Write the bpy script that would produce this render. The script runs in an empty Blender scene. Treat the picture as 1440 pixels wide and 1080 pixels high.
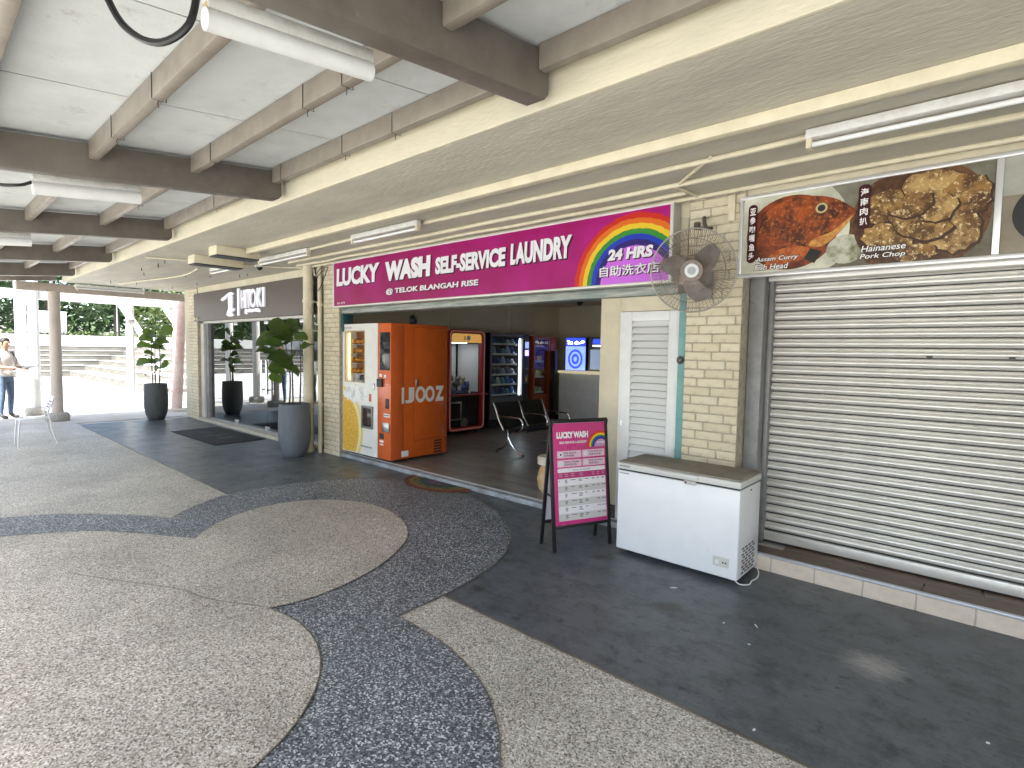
import bpy, bmesh, math, random
from mathutils import Vector, Matrix
random.seed(7)
R=math.radians; pi=math.pi; sin=math.sin; cos=math.cos
S=bpy.context.scene; COL=S.collection
# ------------------------------------------------ camera, sky, sun, exposure
yaw,pit,rol=.72817,.05985,.0175
Fw=Vector((-sin(yaw)*cos(pit),cos(yaw)*cos(pit),-sin(pit))); r0=Vector((cos(yaw),sin(yaw),0)); u0=r0.cross(Fw)
rt=cos(rol)*r0+sin(rol)*u0; up=-sin(rol)*r0+cos(rol)*u0
cd=bpy.data.cameras.new('camera'); cam=bpy.data.objects.new('camera',cd); COL.objects.link(cam)
cd.sensor_width=36; cd.lens=36*766.8/1440; cd.clip_start=.05; cd.clip_end=2000
mw=Matrix((rt,up,-Fw)).transposed().to_4x4(); mw.translation=(0,0,1.65); cam.matrix_world=mw; S.camera=cam
SUN_EL=58; sdir=Vector((.5,-.87,0)).normalized()   # towards the sun, horizontally
w=bpy.data.worlds.new('World'); S.world=w; w.use_nodes=True
nt=w.node_tree; bg=nt.nodes['Background']; sk=nt.nodes.new('ShaderNodeTexSky'); sk.sky_type='NISHITA'; sk.sun_disc=False
sk.sun_elevation=R(SUN_EL); sk.sun_rotation=math.atan2(sdir.x,sdir.y); sk.dust_density=2.5
nt.links.new(sk.outputs[0],bg.inputs[0]); bg.inputs[1].default_value=.15
sd=bpy.data.lights.new('sun','SUN'); sd.energy=4.2; sd.angle=R(.6); sd.color=(1,.985,.91)
so=bpy.data.objects.new('sun',sd); COL.objects.link(so)
ldir=-(sdir*cos(R(SUN_EL))+Vector((0,0,sin(R(SUN_EL))))); so.rotation_euler=ldir.to_track_quat('-Z','Y').to_euler()
S.view_settings.view_transform='Standard'; S.view_settings.look='None'; S.view_settings.gamma=1
S.view_settings.exposure=2.25
S.render.engine='CYCLES'; S.cycles.max_bounces=10; S.cycles.diffuse_bounces=6; S.cycles.transparent_max_bounces=12
# ------------------------------------------------ materials
MC={}
def nd(t,k,**kw):
    n=t.nodes.new('ShaderNode'+k)
    for a,b in kw.items(): setattr(n,a,b)
    return n
def M(name,col,rough=.55,metal=0,col2=None,ns=6,nf=(.4,.65),bump=0,bs=60,spec=.5,emit=None,es=0,coat=0,stretch=None,dirt=None,sss=0):
    if name in MC: return MC[name]
    m=bpy.data.materials.new(name); m.use_nodes=True; t=m.node_tree; L=t.links.new; p=t.nodes['Principled BSDF']
    c=(*col,1); p.inputs['Base Color'].default_value=c; p.inputs['Roughness'].default_value=rough; p.inputs['Metallic'].default_value=metal
    p.inputs['Specular IOR Level'].default_value=spec; p.inputs['Coat Weight'].default_value=coat
    tc=nd(t,'TexCoord'); co=tc.outputs['Object']
    if stretch:
        mp=nd(t,'Mapping'); mp.inputs['Scale'].default_value=stretch; L(co,mp.inputs[0]); co=mp.outputs[0]
    if col2:
        n=nd(t,'TexNoise'); n.inputs['Scale'].default_value=ns; n.inputs['Detail'].default_value=7; n.inputs['Roughness'].default_value=.65; L(co,n.inputs[0])
        mr=nd(t,'MapRange'); mr.inputs[1].default_value=nf[0]; mr.inputs[2].default_value=nf[1]; L(n.outputs[0],mr.inputs[0])
        mx=nd(t,'Mix',data_type='RGBA'); mx.inputs[6].default_value=c; mx.inputs[7].default_value=(*col2,1); L(mr.outputs[0],mx.inputs[0]); out=mx.outputs[2]
        if dirt:
            n2=nd(t,'TexNoise'); n2.inputs['Scale'].default_value=dirt[1]; n2.inputs['Detail'].default_value=9; n2.inputs['Roughness'].default_value=.75; L(co,n2.inputs[0])
            m2=nd(t,'MapRange'); m2.inputs[1].default_value=dirt[2]; m2.inputs[2].default_value=dirt[3]; L(n2.outputs[0],m2.inputs[0])
            x2=nd(t,'Mix',data_type='RGBA'); x2.inputs[7].default_value=(*dirt[0],1); L(m2.outputs[0],x2.inputs[0]); L(out,x2.inputs[6]); out=x2.outputs[2]
        L(out,p.inputs['Base Color'])
        rr=nd(t,'MapRange'); rr.inputs[3].default_value=max(.03,rough-.08); rr.inputs[4].default_value=min(1,rough+.12); L(n.outputs[0],rr.inputs[0]); L(rr.outputs[0],p.inputs['Roughness'])
    if bump:
        b=nd(t,'Bump'); b.inputs['Strength'].default_value=bump; b.inputs['Distance'].default_value=.01
        n3=nd(t,'TexNoise'); n3.inputs['Scale'].default_value=bs; n3.inputs['Detail'].default_value=4; L(co,n3.inputs[0]); L(n3.outputs[0],b.inputs['Height']); L(b.outputs[0],p.inputs['Normal'])
    if emit: p.inputs['Emission Color'].default_value=(*emit,1); p.inputs['Emission Strength'].default_value=es
    MC[name]=m; return m
def terrazzo(name,ramp,scale,tint):
    m=bpy.data.materials.new(name); m.use_nodes=True; t=m.node_tree; L=t.links.new; p=t.nodes['Principled BSDF']
    tc=nd(t,'TexCoord'); v=nd(t,'TexVoronoi'); v.inputs['Scale'].default_value=scale; L(tc.outputs['Object'],v.inputs[0])
    sp=nd(t,'SeparateColor'); L(v.outputs['Color'],sp.inputs[0])
    cr=nd(t,'ValToRGB'); cr.color_ramp.interpolation='CONSTANT'; e=cr.color_ramp.elements
    while len(e)<len(ramp): e.new(.5)
    for i,(q,c) in enumerate(ramp): e[i].position=q; e[i].color=(*c,1)
    L(sp.outputs[0],cr.inputs[0])
    n=nd(t,'TexNoise'); n.inputs['Scale'].default_value=1.1; n.inputs['Detail'].default_value=8; n.inputs['Roughness'].default_value=.7; L(tc.outputs['Object'],n.inputs[0])
    mr=nd(t,'MapRange'); mr.inputs[1].default_value=.35; mr.inputs[2].default_value=.7; mr.inputs[3].default_value=.72; mr.inputs[4].default_value=1.12; L(n.outputs[0],mr.inputs[0])
    mx=nd(t,'Mix',data_type='RGBA',blend_type='MULTIPLY'); mx.inputs[0].default_value=1; L(cr.outputs[0],mx.inputs[6]); L(mr.outputs[0],mx.inputs[7])
    # teal paint drag marks worn into the floor
    mp=nd(t,'Mapping'); mp.inputs['Rotation'].default_value=(0,0,-.75); mp.inputs['Scale'].default_value=(.9,7,1); L(tc.outputs['Object'],mp.inputs[0])
    n4=nd(t,'TexNoise'); n4.inputs['Scale'].default_value=1.6; n4.inputs['Detail'].default_value=6; L(mp.outputs[0],n4.inputs[0])
    m4=nd(t,'MapRange'); m4.inputs[1].default_value=.69; m4.inputs[2].default_value=.78; m4.inputs[4].default_value=.5; L(n4.outputs[0],m4.inputs[0])
    x4=nd(t,'Mix',data_type='RGBA'); x4.inputs[7].default_value=(.1,.32,.29,1); L(m4.outputs[0],x4.inputs[0]); L(mx.outputs[2],x4.inputs[6])
    L(x4.outputs[2],p.inputs['Base Color']); p.inputs['Roughness'].default_value=.5
    b=nd(t,'Bump'); b.inputs['Strength'].default_value=.35; b.inputs['Distance'].default_value=.003; L(v.outputs['Distance'],b.inputs['Height']); L(b.outputs[0],p.inputs['Normal'])
    return m
m_beige=terrazzo('beige_terrazzo',[(0,(.16,.143,.114)),(.15,(.36,.33,.272)),(.36,(.5,.468,.397)),(.64,(.62,.588,.51)),(.86,(.8,.78,.72))],145,0)
m_inner=terrazzo('tan_terrazzo',[(0,(.155,.135,.105)),(.17,(.36,.322,.257)),(.4,(.505,.458,.378)),(.66,(.62,.572,.485)),(.87,(.79,.76,.69))],145,0)
m_dark=terrazzo('blue_grey_terrazzo',[(0,(.045,.053,.062)),(.28,(.105,.12,.134)),(.54,(.19,.21,.228)),(.76,(.36,.378,.393)),(.89,(.66,.67,.68))],128,0)
def paint_floor():
    m=bpy.data.materials.new('grey_floor_paint'); m.use_nodes=True; t=m.node_tree; L=t.links.new; p=t.nodes['Principled BSDF']
    tc=nd(t,'TexCoord'); O=tc.outputs['Object']
    def noise(s,d,mp=None,r=.65):
        n=nd(t,'TexNoise'); n.inputs['Scale'].default_value=s; n.inputs['Detail'].default_value=d; n.inputs['Roughness'].default_value=r
        if mp:
            q=nd(t,'Mapping'); q.inputs['Scale'].default_value=mp[0]; q.inputs['Rotation'].default_value=(0,0,mp[1]); L(O,q.inputs[0]); L(q.outputs[0],n.inputs[0])
        else: L(O,n.inputs[0])
        return n.outputs[0]
    def rng(x,a,b,c=0,d=1):
        q=nd(t,'MapRange'); q.inputs[1].default_value=a; q.inputs[2].default_value=b; q.inputs[3].default_value=c; q.inputs[4].default_value=d; L(x,q.inputs[0]); return q.outputs[0]
    def mix(f,a,b):
        q=nd(t,'Mix',data_type='RGBA'); L(f,q.inputs[0])
        if isinstance(a,tuple): q.inputs[6].default_value=(*a,1)
        else: L(a,q.inputs[6])
        q.inputs[7].default_value=(*b,1); return q.outputs[2]
    c=mix(rng(noise(1.3,8),.35,.7),(.098,.11,.12),(.135,.148,.158))
    c=mix(rng(noise(2.2,7,((1,9,1),.15)),.56,.72,0,.55),c,(.045,.048,.05))
    c=mix(rng(noise(9,5),.6,.67,0,.8),c,(.035,.035,.036))
    c=mix(rng(noise(22,4),.63,.69,0,.8),c,(.03,.03,.03))
    c=mix(rng(noise(1.7,9,((.5,16,1),.12),.8),.54,.72,0,.6),c,(.05,.053,.057))
    c=mix(rng(noise(3,9,((.6,14,1),-.35),.8),.6,.76,0,.4),c,(.2,.21,.22))
    c=mix(rng(noise(4.5,10,None,.8),.46,.6,0,.75),c,(.05,.054,.06))
    c=mix(rng(noise(6,10,((1,2.5,1),.4),.85),.53,.68,0,.5),c,(.19,.2,.205))
    # worn white patch by the shop step, brown spill marks in front of the freezer
    def blot(x,y,sx,sy,rot,col,c,k):
        q=nd(t,'Mapping'); q.vector_type='TEXTURE'; q.inputs['Location'].default_value=(x,y,0); q.inputs['Rotation'].default_value=(0,0,rot); q.inputs['Scale'].default_value=(sx,sy,1); L(O,q.inputs[0])
        ln=nd(t,'VectorMath',operation='LENGTH'); sp=nd(t,'VectorMath',operation='MULTIPLY'); sp.inputs[1].default_value=(1,1,0); L(q.outputs[0],sp.inputs[0]); L(sp.outputs[0],ln.inputs[0])
        ad=nd(t,'Math',operation='ADD'); L(ln.outputs['Value'],ad.inputs[0]); L(rng(noise(11,8,((1,3,1),.5),.8),.2,.8,-.75,.75),ad.inputs[1])
        return mix(rng(ad.outputs[0],1.05,.2,0,k),c,col)
    c=blot(-.42,3.42,.17,.16,.35,(.42,.41,.385),c,.7)
    c=blot(-1.52,3.28,.15,.1,.3,(.052,.046,.038),c,.9)
    c=blot(-2.32,3.72,.13,.07,.6,(.055,.048,.04),c,.9)
    c=blot(-2.62,2.62,.06,.06,0,(.03,.03,.03),c,.9)
    c=blot(-8.6,3.2,.5,.35,.2,(.06,.062,.065),c,.6)
    L(c,p.inputs['Base Color']); L(rng(noise(2.5,6),.3,.7,.3,.46),p.inputs['Roughness']); p.inputs['Specular IOR Level'].default_value=.38
    b=nd(t,'Bump'); b.inputs['Strength'].default_value=.12; b.inputs['Distance'].default_value=.004; L(noise(40,5),b.inputs['Height']); L(b.outputs[0],p.inputs['Normal'])
    return m
m_grey=paint_floor()
m_glass=bpy.data.materials.new('shop_glass'); m_glass.use_nodes=True
t=m_glass.node_tree; t.nodes.clear(); o_=nd(t,'OutputMaterial'); mx=nd(t,'MixShader'); fr=nd(t,'Fresnel'); fr.inputs[0].default_value=3.0
tr=nd(t,'BsdfTransparent'); tr.inputs[0].default_value=(.5,.55,.55,1); gl=nd(t,'BsdfGlossy'); gl.inputs['Roughness'].default_value=.01; gl.inputs[0].default_value=(.95,.97,.97,1)
ge=nd(t,'NewGeometry'); su=nd(t,'Math',operation='SUBTRACT'); su.inputs[0].default_value=1; mu=nd(t,'Math',operation='MULTIPLY')
for a,b in((ge.outputs['Backfacing'],su.inputs[1]),(su.outputs[0],mu.inputs[0]),(fr.outputs[0],mu.inputs[1]),(mu.outputs[0],mx.inputs[0]),(tr.outputs[0],mx.inputs[1]),(gl.outputs[0],mx.inputs[2]),(mx.outputs[0],o_.inputs[0])): t.links.new(a,b)
m_pane=bpy.data.materials.new('clear_pane'); m_pane.use_nodes=True
t=m_pane.node_tree; t.nodes.clear(); o_=nd(t,'OutputMaterial'); mx=nd(t,'MixShader'); fr=nd(t,'Fresnel'); fr.inputs[0].default_value=1.45
tr=nd(t,'BsdfTransparent'); tr.inputs[0].default_value=(.9,.92,.92,1); gl=nd(t,'BsdfGlossy'); gl.inputs['Roughness'].default_value=.02
ge=nd(t,'NewGeometry'); su=nd(t,'Math',operation='SUBTRACT'); su.inputs[0].default_value=1; mu=nd(t,'Math',operation='MULTIPLY')
for a,b in((ge.outputs['Backfacing'],su.inputs[1]),(su.outputs[0],mu.inputs[0]),(fr.outputs[0],mu.inputs[1]),(mu.outputs[0],mx.inputs[0]),(tr.outputs[0],mx.inputs[1]),(gl.outputs[0],mx.inputs[2]),(mx.outputs[0],o_.inputs[0])): t.links.new(a,b)
cream=M('cream_paint',(.62,.56,.41),.6,col2=(.53,.48,.36),ns=3,bump=.12,bs=30,dirt=((.28,.25,.2),6,.66,.85))
brickm=[M('cream_brick_%s'%n,c,.6,col2=c2,ns=14,bump=.4,bs=45,dirt=((.36,.31,.23),9,.56,.72)) for n,c,c2 in(('a',(.64,.575,.42),(.58,.51,.36)),('b',(.6,.535,.385),(.54,.475,.335)),('c',(.66,.6,.45),(.59,.53,.39)))]
mortar=M('mortar',(.44,.39,.3),.9,col2=(.3,.265,.21),ns=20,bump=.3)
slab=M('soffit_paint',(.52,.49,.4),.7,col2=(.42,.4,.335),ns=2.2,bump=.35,bs=34,stretch=(.45,1.7,1),dirt=((.3,.28,.23),9,.64,.82))
fasc=M('fascia_paint',(.6,.55,.41),.65,col2=(.52,.48,.37),ns=3,bump=.3,bs=40,stretch=(.5,1,1.5),dirt=((.4,.37,.29),7,.62,.8))
trunk=M('trunking_paint',(.66,.6,.44),.55,col2=(.58,.52,.38),ns=8,dirt=((.25,.22,.18),14,.66,.8))
taupe=M('taupe_paint',(.26,.228,.188),.42,col2=(.205,.178,.146),ns=7,dirt=((.38,.34,.28),14,.6,.72))
beamt=M('taupe_paint_shaded',(.155,.136,.113),.42,col2=(.12,.105,.087),ns=5,dirt=((.22,.195,.165),14,.6,.75))  # purlin taupe made darker: the beams' shade is put into the colour
panelm=M('roof_board',(.62,.65,.66),.7,col2=(.54,.565,.57),ns=2.5,bump=.1,bs=80,dirt=((.36,.35,.32),4,.58,.75))
white=M('white_enamel',(.74,.75,.74),.35,col2=(.68,.69,.68),ns=8)
ltw=M('light_fitting',(.66,.66,.63),.4,col2=(.55,.54,.5),ns=12,dirt=((.2,.17,.13),18,.66,.76))
yel=M('aged_plastic',(.5,.38,.2),.5); black=M('black_plastic',(.015,.015,.016),.4); dark=M('dark_metal',(.03,.03,.033),.45)
rubber=M('black_rubber',(.022,.022,.024),.85,col2=(.04,.04,.042),ns=60,bump=.6,bs=120)
steel=M('brushed_steel',(.62,.62,.62),.3,1); chrome=M('chrome',(.75,.75,.75),.14,1)
galv=M('shutter_steel',(.76,.745,.695),.36,.5,col2=(.62,.6,.56),ns=2,stretch=(1,1,5),dirt=((.3,.28,.24),5,.6,.78))
gpost=M('grey_frame_paint',(.2,.2,.2),.5,.3,col2=(.27,.27,.265),ns=6,dirt=((.09,.08,.07),10,.6,.75))
conc=M('concrete',(.36,.35,.32),.85,col2=(.27,.26,.24),ns=7,bump=.4,bs=50)
paleconc=M('pale_concrete',(.5,.475,.42),.8,col2=(.42,.39,.34),ns=2,bump=.2,bs=40)
plaza=M('plaza_paving',(.55,.55,.54),.8,col2=(.48,.48,.47),ns=.6)
# ------------------------------------------------ mesh helpers
ORG={}
class G:
    def __init__(s): s.v=[]; s.f=[]
    def add(s,v,f):
        k=len(s.v); s.v+=[tuple(q) for q in v]; s.f+=[tuple(i+k for i in q) for q in f]; return s
    def box(s,x0,x1,y0,y1,z0,z1):
        return s.add([(x0,y0,z0),(x1,y0,z0),(x1,y1,z0),(x0,y1,z0),(x0,y0,z1),(x1,y0,z1),(x1,y1,z1),(x0,y1,z1)],[(0,3,2,1),(4,5,6,7),(0,1,5,4),(1,2,6,5),(2,3,7,6),(3,0,4,7)])
    def bar(s,a,b,w,h,upv=(0,0,1)):
        a=Vector(a);b=Vector(b);d=(b-a).normalized();x=d.cross(Vector(upv)).normalized();z=x.cross(d)
        v=[p+x*i*w/2+z*j*h/2 for p in(a,b) for i,j in((-1,-1),(1,-1),(1,1),(-1,1))]
        return s.add(v,[(0,1,2,3),(7,6,5,4),(0,4,5,1),(1,5,6,2),(2,6,7,3),(3,7,4,0)])
    def tube(s,pts,r,n=10,cap=True):
        pts=[Vector(p) for p in pts]; rs=r if isinstance(r,(list,tuple)) else [r]*len(pts); V=[];Fc=[]; pv=None
        for i,p in enumerate(pts):
            d=(pts[min(i+1,len(pts)-1)]-pts[max(i-1,0)]).normalized()
            if pv is None: pv=d.orthogonal().normalized()
            x=(pv-d*pv.dot(d)); x=x.normalized() if x.length>1e-6 else d.orthogonal().normalized(); pv=x; y=d.cross(x)
            V+=[p+(x*cos(2*pi*k/n)+y*sin(2*pi*k/n))*rs[i] for k in range(n)]
        for i in range(len(pts)-1):
            for k in range(n): Fc.append((i*n+k,i*n+(k+1)%n,(i+1)*n+(k+1)%n,(i+1)*n+k))
        if cap: Fc.append(tuple(range(n))[::-1]); Fc.append(tuple((len(pts)-1)*n+k for k in range(n)))
        return s.add(V,Fc)
    def lathe(s,prof,n=28,c=(0,0,0)):
        V=[(c[0]+r*cos(2*pi*k/n),c[1]+r*sin(2*pi*k/n),c[2]+z) for r,z in prof for k in range(n)]
        Fc=[(i*n+k,i*n+(k+1)%n,(i+1)*n+(k+1)%n,(i+1)*n+k) for i in range(len(prof)-1) for k in range(n)]
        Fc.append(tuple(range(n))[::-1]); Fc.append(tuple((len(prof)-1)*n+k for k in range(n)))
        return s.add(V,Fc)
    def ball(s,c,r,n=10,m=6):
        if not isinstance(r,(tuple,list)): r=(r,r,r)
        V=[(c[0]+r[0]*sin(pi*j/m)*cos(2*pi*k/n),c[1]+r[1]*sin(pi*j/m)*sin(2*pi*k/n),c[2]+r[2]*cos(pi*j/m)) for j in range(1,m) for k in range(n)]
        V+=[(c[0],c[1],c[2]+r[2]),(c[0],c[1],c[2]-r[2])]; a=len(V)-2
        Fc=[(j*n+k,(j+1)*n+k,(j+1)*n+(k+1)%n,j*n+(k+1)%n) for j in range(m-2) for k in range(n)]
        Fc+=[(a,k,(k+1)%n) for k in range(n)]+[(a+1,(m-2)*n+(k+1)%n,(m-2)*n+k) for k in range(n)]
        return s.add(V,Fc)
    def prism(s,poly,fr,n0,n1):           # poly in the (u,v) plane of frame fr, extruded along its normal
        k=len(poly); V=[fr(a,b,n0) for a,b in poly]+[fr(a,b,n1) for a,b in poly]
        return s.add(V,[tuple(range(k))[::-1],tuple(range(k,2*k))]+[(i,(i+1)%k,k+(i+1)%k,k+i) for i in range(k)])
    def mesh(s,name,bev=0,smooth=False,seg=2,org=(0,0,0)):
        me=bpy.data.meshes.new(name); o=Vector(org); me.from_pydata([Vector(q)-o for q in s.v],[],s.f)
        bm=bmesh.new(); bm.from_mesh(me); bmesh.ops.recalc_face_normals(bm,faces=bm.faces)
        if bev: bmesh.ops.bevel(bm,geom=[e for e in bm.edges if len(e.link_faces)==2 and e.calc_face_angle()>.6],offset=bev,segments=seg,affect='EDGES',profile=.5)
        bm.to_mesh(me); bm.free()
        if smooth or bev:
            me.polygons.foreach_set('use_smooth',[True]*len(me.polygons)); me.set_sharp_from_angle(angle=R(40))
        return me
def root_of(o):
    while o.parent: o=o.parent
    return o
def link(name,me,mat,parent=None):
    o=bpy.data.objects.new(name,me); COL.objects.link(o)
    if mat and me and not me.materials: me.materials.append(mat)
    if parent: o.parent=parent
    return o
def part(name,g,mat,parent,bev=0,smooth=False,seg=2,label=None,local=False):
    o=link(name,g.mesh(name,bev,smooth,seg,(0,0,0) if local else root_of(parent).location),mat,parent)
    if label: o['label']=label
    return o
def tag(o,label,cat,group=None):
    o['label']=label; o['category']=cat
    if group: o['group']=group
    return o
def thing(name,label,cat,loc=(0,0,0),rz=0,group=None):
    o=bpy.data.objects.new(name,None); COL.objects.link(o); o.empty_display_size=.1; o.location=loc; o.rotation_euler=(0,0,rz); return tag(o,label,cat,group)
def solo(name,g,mat,label,cat,loc=(0,0,0),group=None,bev=0,smooth=False,seg=2):
    o=link(name,g.mesh(name,bev,smooth,seg,loc),mat); o.location=loc; return tag(o,label,cat,group)
def struct(name,g,mat,bev=0,parent=None):
    o=link(name,g.mesh(name,bev),mat,parent)
    if not parent: o['kind']='structure'
    return o
def inst(name,me,loc,parent,mat=None,rot=(0,0,0),scale=None):
    o=bpy.data.objects.new(name,me); COL.objects.link(o); o.parent=parent; o.location=loc; o.rotation_euler=rot
    if scale: o.scale=scale
    return o
def frame(O,U,V):
    O=Vector(O);U=Vector(U).normalized();V=Vector(V).normalized();N=U.cross(V)
    return lambda a,b,n=0: O+U*a+V*b+N*n
def front(y): return frame((0,y,0),(1,0,0),(0,0,1))      # faces -y : (x,z)
def side(x): return frame((x,0,0),(0,1,0),(0,0,1))       # faces +x : (y,z)
TC={}
def text2d(s,off=0,shear=0):
    k=(s,off,shear)
    if k in TC: return TC[k]
    c=bpy.data.curves.new('lettering','FONT'); c.body=s; c.size=1; c.offset=off; c.shear=shear; c.fill_mode='FRONT'; c.resolution_u=3
    o=bpy.data.objects.new('lettering',c); COL.objects.link(o); dg=bpy.context.evaluated_depsgraph_get(); dg.update()
    me=bpy.data.meshes.new_from_object(o.evaluated_get(dg)); bpy.data.objects.remove(o); bpy.data.curves.remove(c)
    v=[(q.co.x,q.co.y) for q in me.vertices]; f=[tuple(p.vertices) for p in me.polygons]; bpy.data.meshes.remove(me); TC[k]=(v,f); return v,f
def lettering(name,s,fr,a0,a1,b0,b1,mat,parent,n=.003,th=0,off=.02,shear=0,local=False,keep=False,warp=None):
    v,f=text2d(s,off,shear)
    if not v: return None
    x0=min(q[0] for q in v);x1=max(q[0] for q in v);y0=min(q[1] for q in v);y1=max(q[1] for q in v)
    sx=(a1-a0)/(x1-x0); sy=(b1-b0)/(y1-y0)
    if keep: sx=sy=min(sx,sy)
    P=[(a0+(q[0]-x0)*sx,b0+(q[1]-y0)*sy) for q in v]
    if warp: P=[warp(*q) for q in P]
    g=G(); g.add([fr(a,b,n+th) for a,b in P],f)
    if th:
        k=len(P); g.v+=[tuple(fr(a,b,n)) for a,b in P]
        cnt={}
        for q in f:
            for i in range(len(q)):
                e=(q[i],q[(i+1)%len(q)]); cnt[frozenset(e)]=cnt.get(frozenset(e),[])+[e]
        for e in cnt.values():
            if len(e)==1: a,b=e[0]; g.f.append((b,a,a+k,b+k))
    me=bpy.data.meshes.new(name); o=(Vector((0,0,0)) if local else root_of(parent).location); me.from_pydata([Vector(q)-o for q in g.v],[],g.f)
    return link(name,me,mat,parent)
def rect(a0,a1,b0,b1): return [(a0,b0),(a1,b0),(a1,b1),(a0,b1)]
def rrect(a0,a1,b0,b1,r,k=4):
    out=[]
    for cx,cy,s in((a1-r,b0+r,-90),(a1-r,b1-r,0),(a0+r,b1-r,90),(a0+r,b0+r,180)):
        out+=[(cx+r*cos(R(s+90*i/k)),cy+r*sin(R(s+90*i/k))) for i in range(k+1)]
    return out
def ell(cx,cy,rx,ry,n=24,a0=0,a1=360): return [(cx+rx*cos(R(a0+(a1-a0)*i/n)),cy+ry*sin(R(a0+(a1-a0)*i/n))) for i in range(n+(a1-a0<360))]
def plate(name,poly,fr,n,th,mat,parent,local=False,bev=0): return part(name,G().prism(poly,fr,n,n+th),mat,parent,bev,local=local)
def smoothpoly(pts,k=6,closed=False):
    P=[Vector((*p,0)) if len(p)==2 else Vector(p) for p in pts]; out=[]; n=len(P)
    for i in range(n if closed else n-1):
        a=P[(i-1)%n] if closed or i else P[0]; b=P[i]; c=P[(i+1)%n]; d=P[(i+2)%n] if closed or i+2<n else P[-1]
        for j in range(k):
            t=j/k; out.append(.5*((2*b)+(c-a)*t+(2*a-5*b+4*c-d)*t*t+(3*b-a-3*c+d)*t**3))
    if not closed: out.append(P[-1])
    return out
# ------------------------------------------------ the setting: ground and floors
struct('ground',G().box(-400,400,-400,400,-.6,-.03),plaza)
struct('terrace_paving',G().box(-17.1,-14.35,-1.6,14,-.5,-.008),paleconc,.004)
struct('terrazzo_floor',G().box(-14.35,9,-3.2,2.381,-.5,0),m_beige)
struct('painted_floor',G().box(-13.95,9,2.381,4.62,-.5,.002),m_grey)
O1=[(-6.911,.57),(-6.791,.822),(-6.607,1.076),(-6.331,1.317),(-6.016,1.548),(-5.816,1.665)]
O2=[(-5.816,1.665),(-6.01,1.871),(-6.22,2.15),(-6.349,2.435),(-6.37,2.8),(-6.3,3.2),(-6.13,3.6),(-5.82,3.96),(-5.3,4.22),(-4.746,4.27),(-4.239,4.2),(-3.799,4.038),(-3.42,3.79),(-3.145,3.54),(-2.94,3.264),(-2.81,2.953),(-2.736,2.647),(-2.70,2.343),(-2.689,1.985)]
O3=[(-2.689,1.985),(-2.536,1.99),(-2.356,1.984),(-2.174,1.966),(-1.97,1.914),(-1.791,1.844),(-1.643,1.755),(-1.508,1.649),(-1.391,1.531)]
I1=[(-6.2,.55),(-6.03,.849),(-5.854,1.079),(-5.583,1.293),(-5.26,1.486),(-5.043,1.624)]
I2=[(-5.043,1.624),(-5.266,1.821),(-5.46,2.095),(-5.57,2.434),(-5.52,2.803),(-5.344,3.05),(-5.03,3.23),(-4.62,3.27),(-4.166,3.149),(-3.838,2.95),(-3.616,2.7),(-3.44,2.4),(-3.34,2.111),(-3.295,1.856),(-3.30,1.67),(-3.343,1.498)]
arc=lambda cx,cy,r,a,b,n=14:[(cx+r*cos(R(a+(b-a)*i/n)),cy+r*sin(R(a+(b-a)*i/n))) for i in range(n+1)]
I3=arc(-3.05,.51,1.025,106.5,-150,30); O3b=arc(-2.45,.54,1.457,43,-150,24)
def xy(l): return [(p.x,p.y) for p in l]
outer=xy(smoothpoly(O1,5))[:-1]+xy(smoothpoly(O2,5))[:-1]+xy(smoothpoly(O3,4))+O3b[1:]+[(-5.4,-.9),(-6.6,-.5),(-6.95,.2)]
inner=xy(smoothpoly(I1,5))[:-1]+xy(smoothpoly(I2,5))[:-1]+I3+[(-4.9,-.25),(-5.9,-.1),(-6.25,.3)]
flat=frame((0,0,0),(1,0,0),(0,1,0))
def sheet(name,poly,z,mat):
    bm=bmesh.new(); vs=[bm.verts.new((a,b,z)) for a,b in poly]; es=[bm.edges.new((vs[i],vs[(i+1)%len(vs)])) for i in range(len(vs))]
    bmesh.ops.triangle_fill(bm,use_beauty=True,edges=es); bmesh.ops.recalc_face_normals(bm,faces=bm.faces)
    for f in bm.faces:
        if f.normal.z<0: f.normal_flip()
    me=bpy.data.meshes.new(name); bm.to_mesh(me); bm.free(); o=link(name,me,mat); o['kind']='structure'; return o
sheet('floor_ribbon',outer,.005,m_dark); sheet('floor_clover',inner,.009,m_inner)
def strip(poly,z,wd,closed=True):
    g=G(); n=len(poly)
    for i in range(n if closed else n-1):
        a=Vector((*poly[i],z)); b=Vector((*poly[(i+1)%n],z)); d=(b-a)
        if d.length<1e-5: continue
        d.normalize(); x=Vector((-d.y,d.x,0))*wd/2; e=d*wd*.3
        g.add([a-x-e,b-x+e,b+x+e,a+x-e],[(0,1,2,3)])
    return g
m_div=M('divider_strip',(.12,.105,.085),.5,.4,col2=(.3,.27,.2),ns=2)
fl=bpy.data.objects['terrazzo_floor']
link('divider_strip',strip(outer,.0105,.007).mesh('divider_strip'),m_div,bpy.data.objects['floor_ribbon'])
link('divider_strip',strip(inner,.0115,.007).mesh('divider_strip'),m_div,bpy.data.objects['floor_clover'])
g=G().box(-13.95,-6.36,2.372,2.386,-.01,.006); g.box(-2.70,9,2.372,2.386,-.01,.006)
link('divider_strip',g.mesh('divider_strip'),m_div,fl)
# floor crack on the clover
ck=smoothpoly([(-3.35,1.5),(-3.75,1.28),(-4.05,1.2),(-4.5,.95),(-4.9,.75)],5)
link('crack',strip(xy(ck),.0118,.006,False).mesh('crack'),m_div,bpy.data.objects['floor_clover'])
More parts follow.
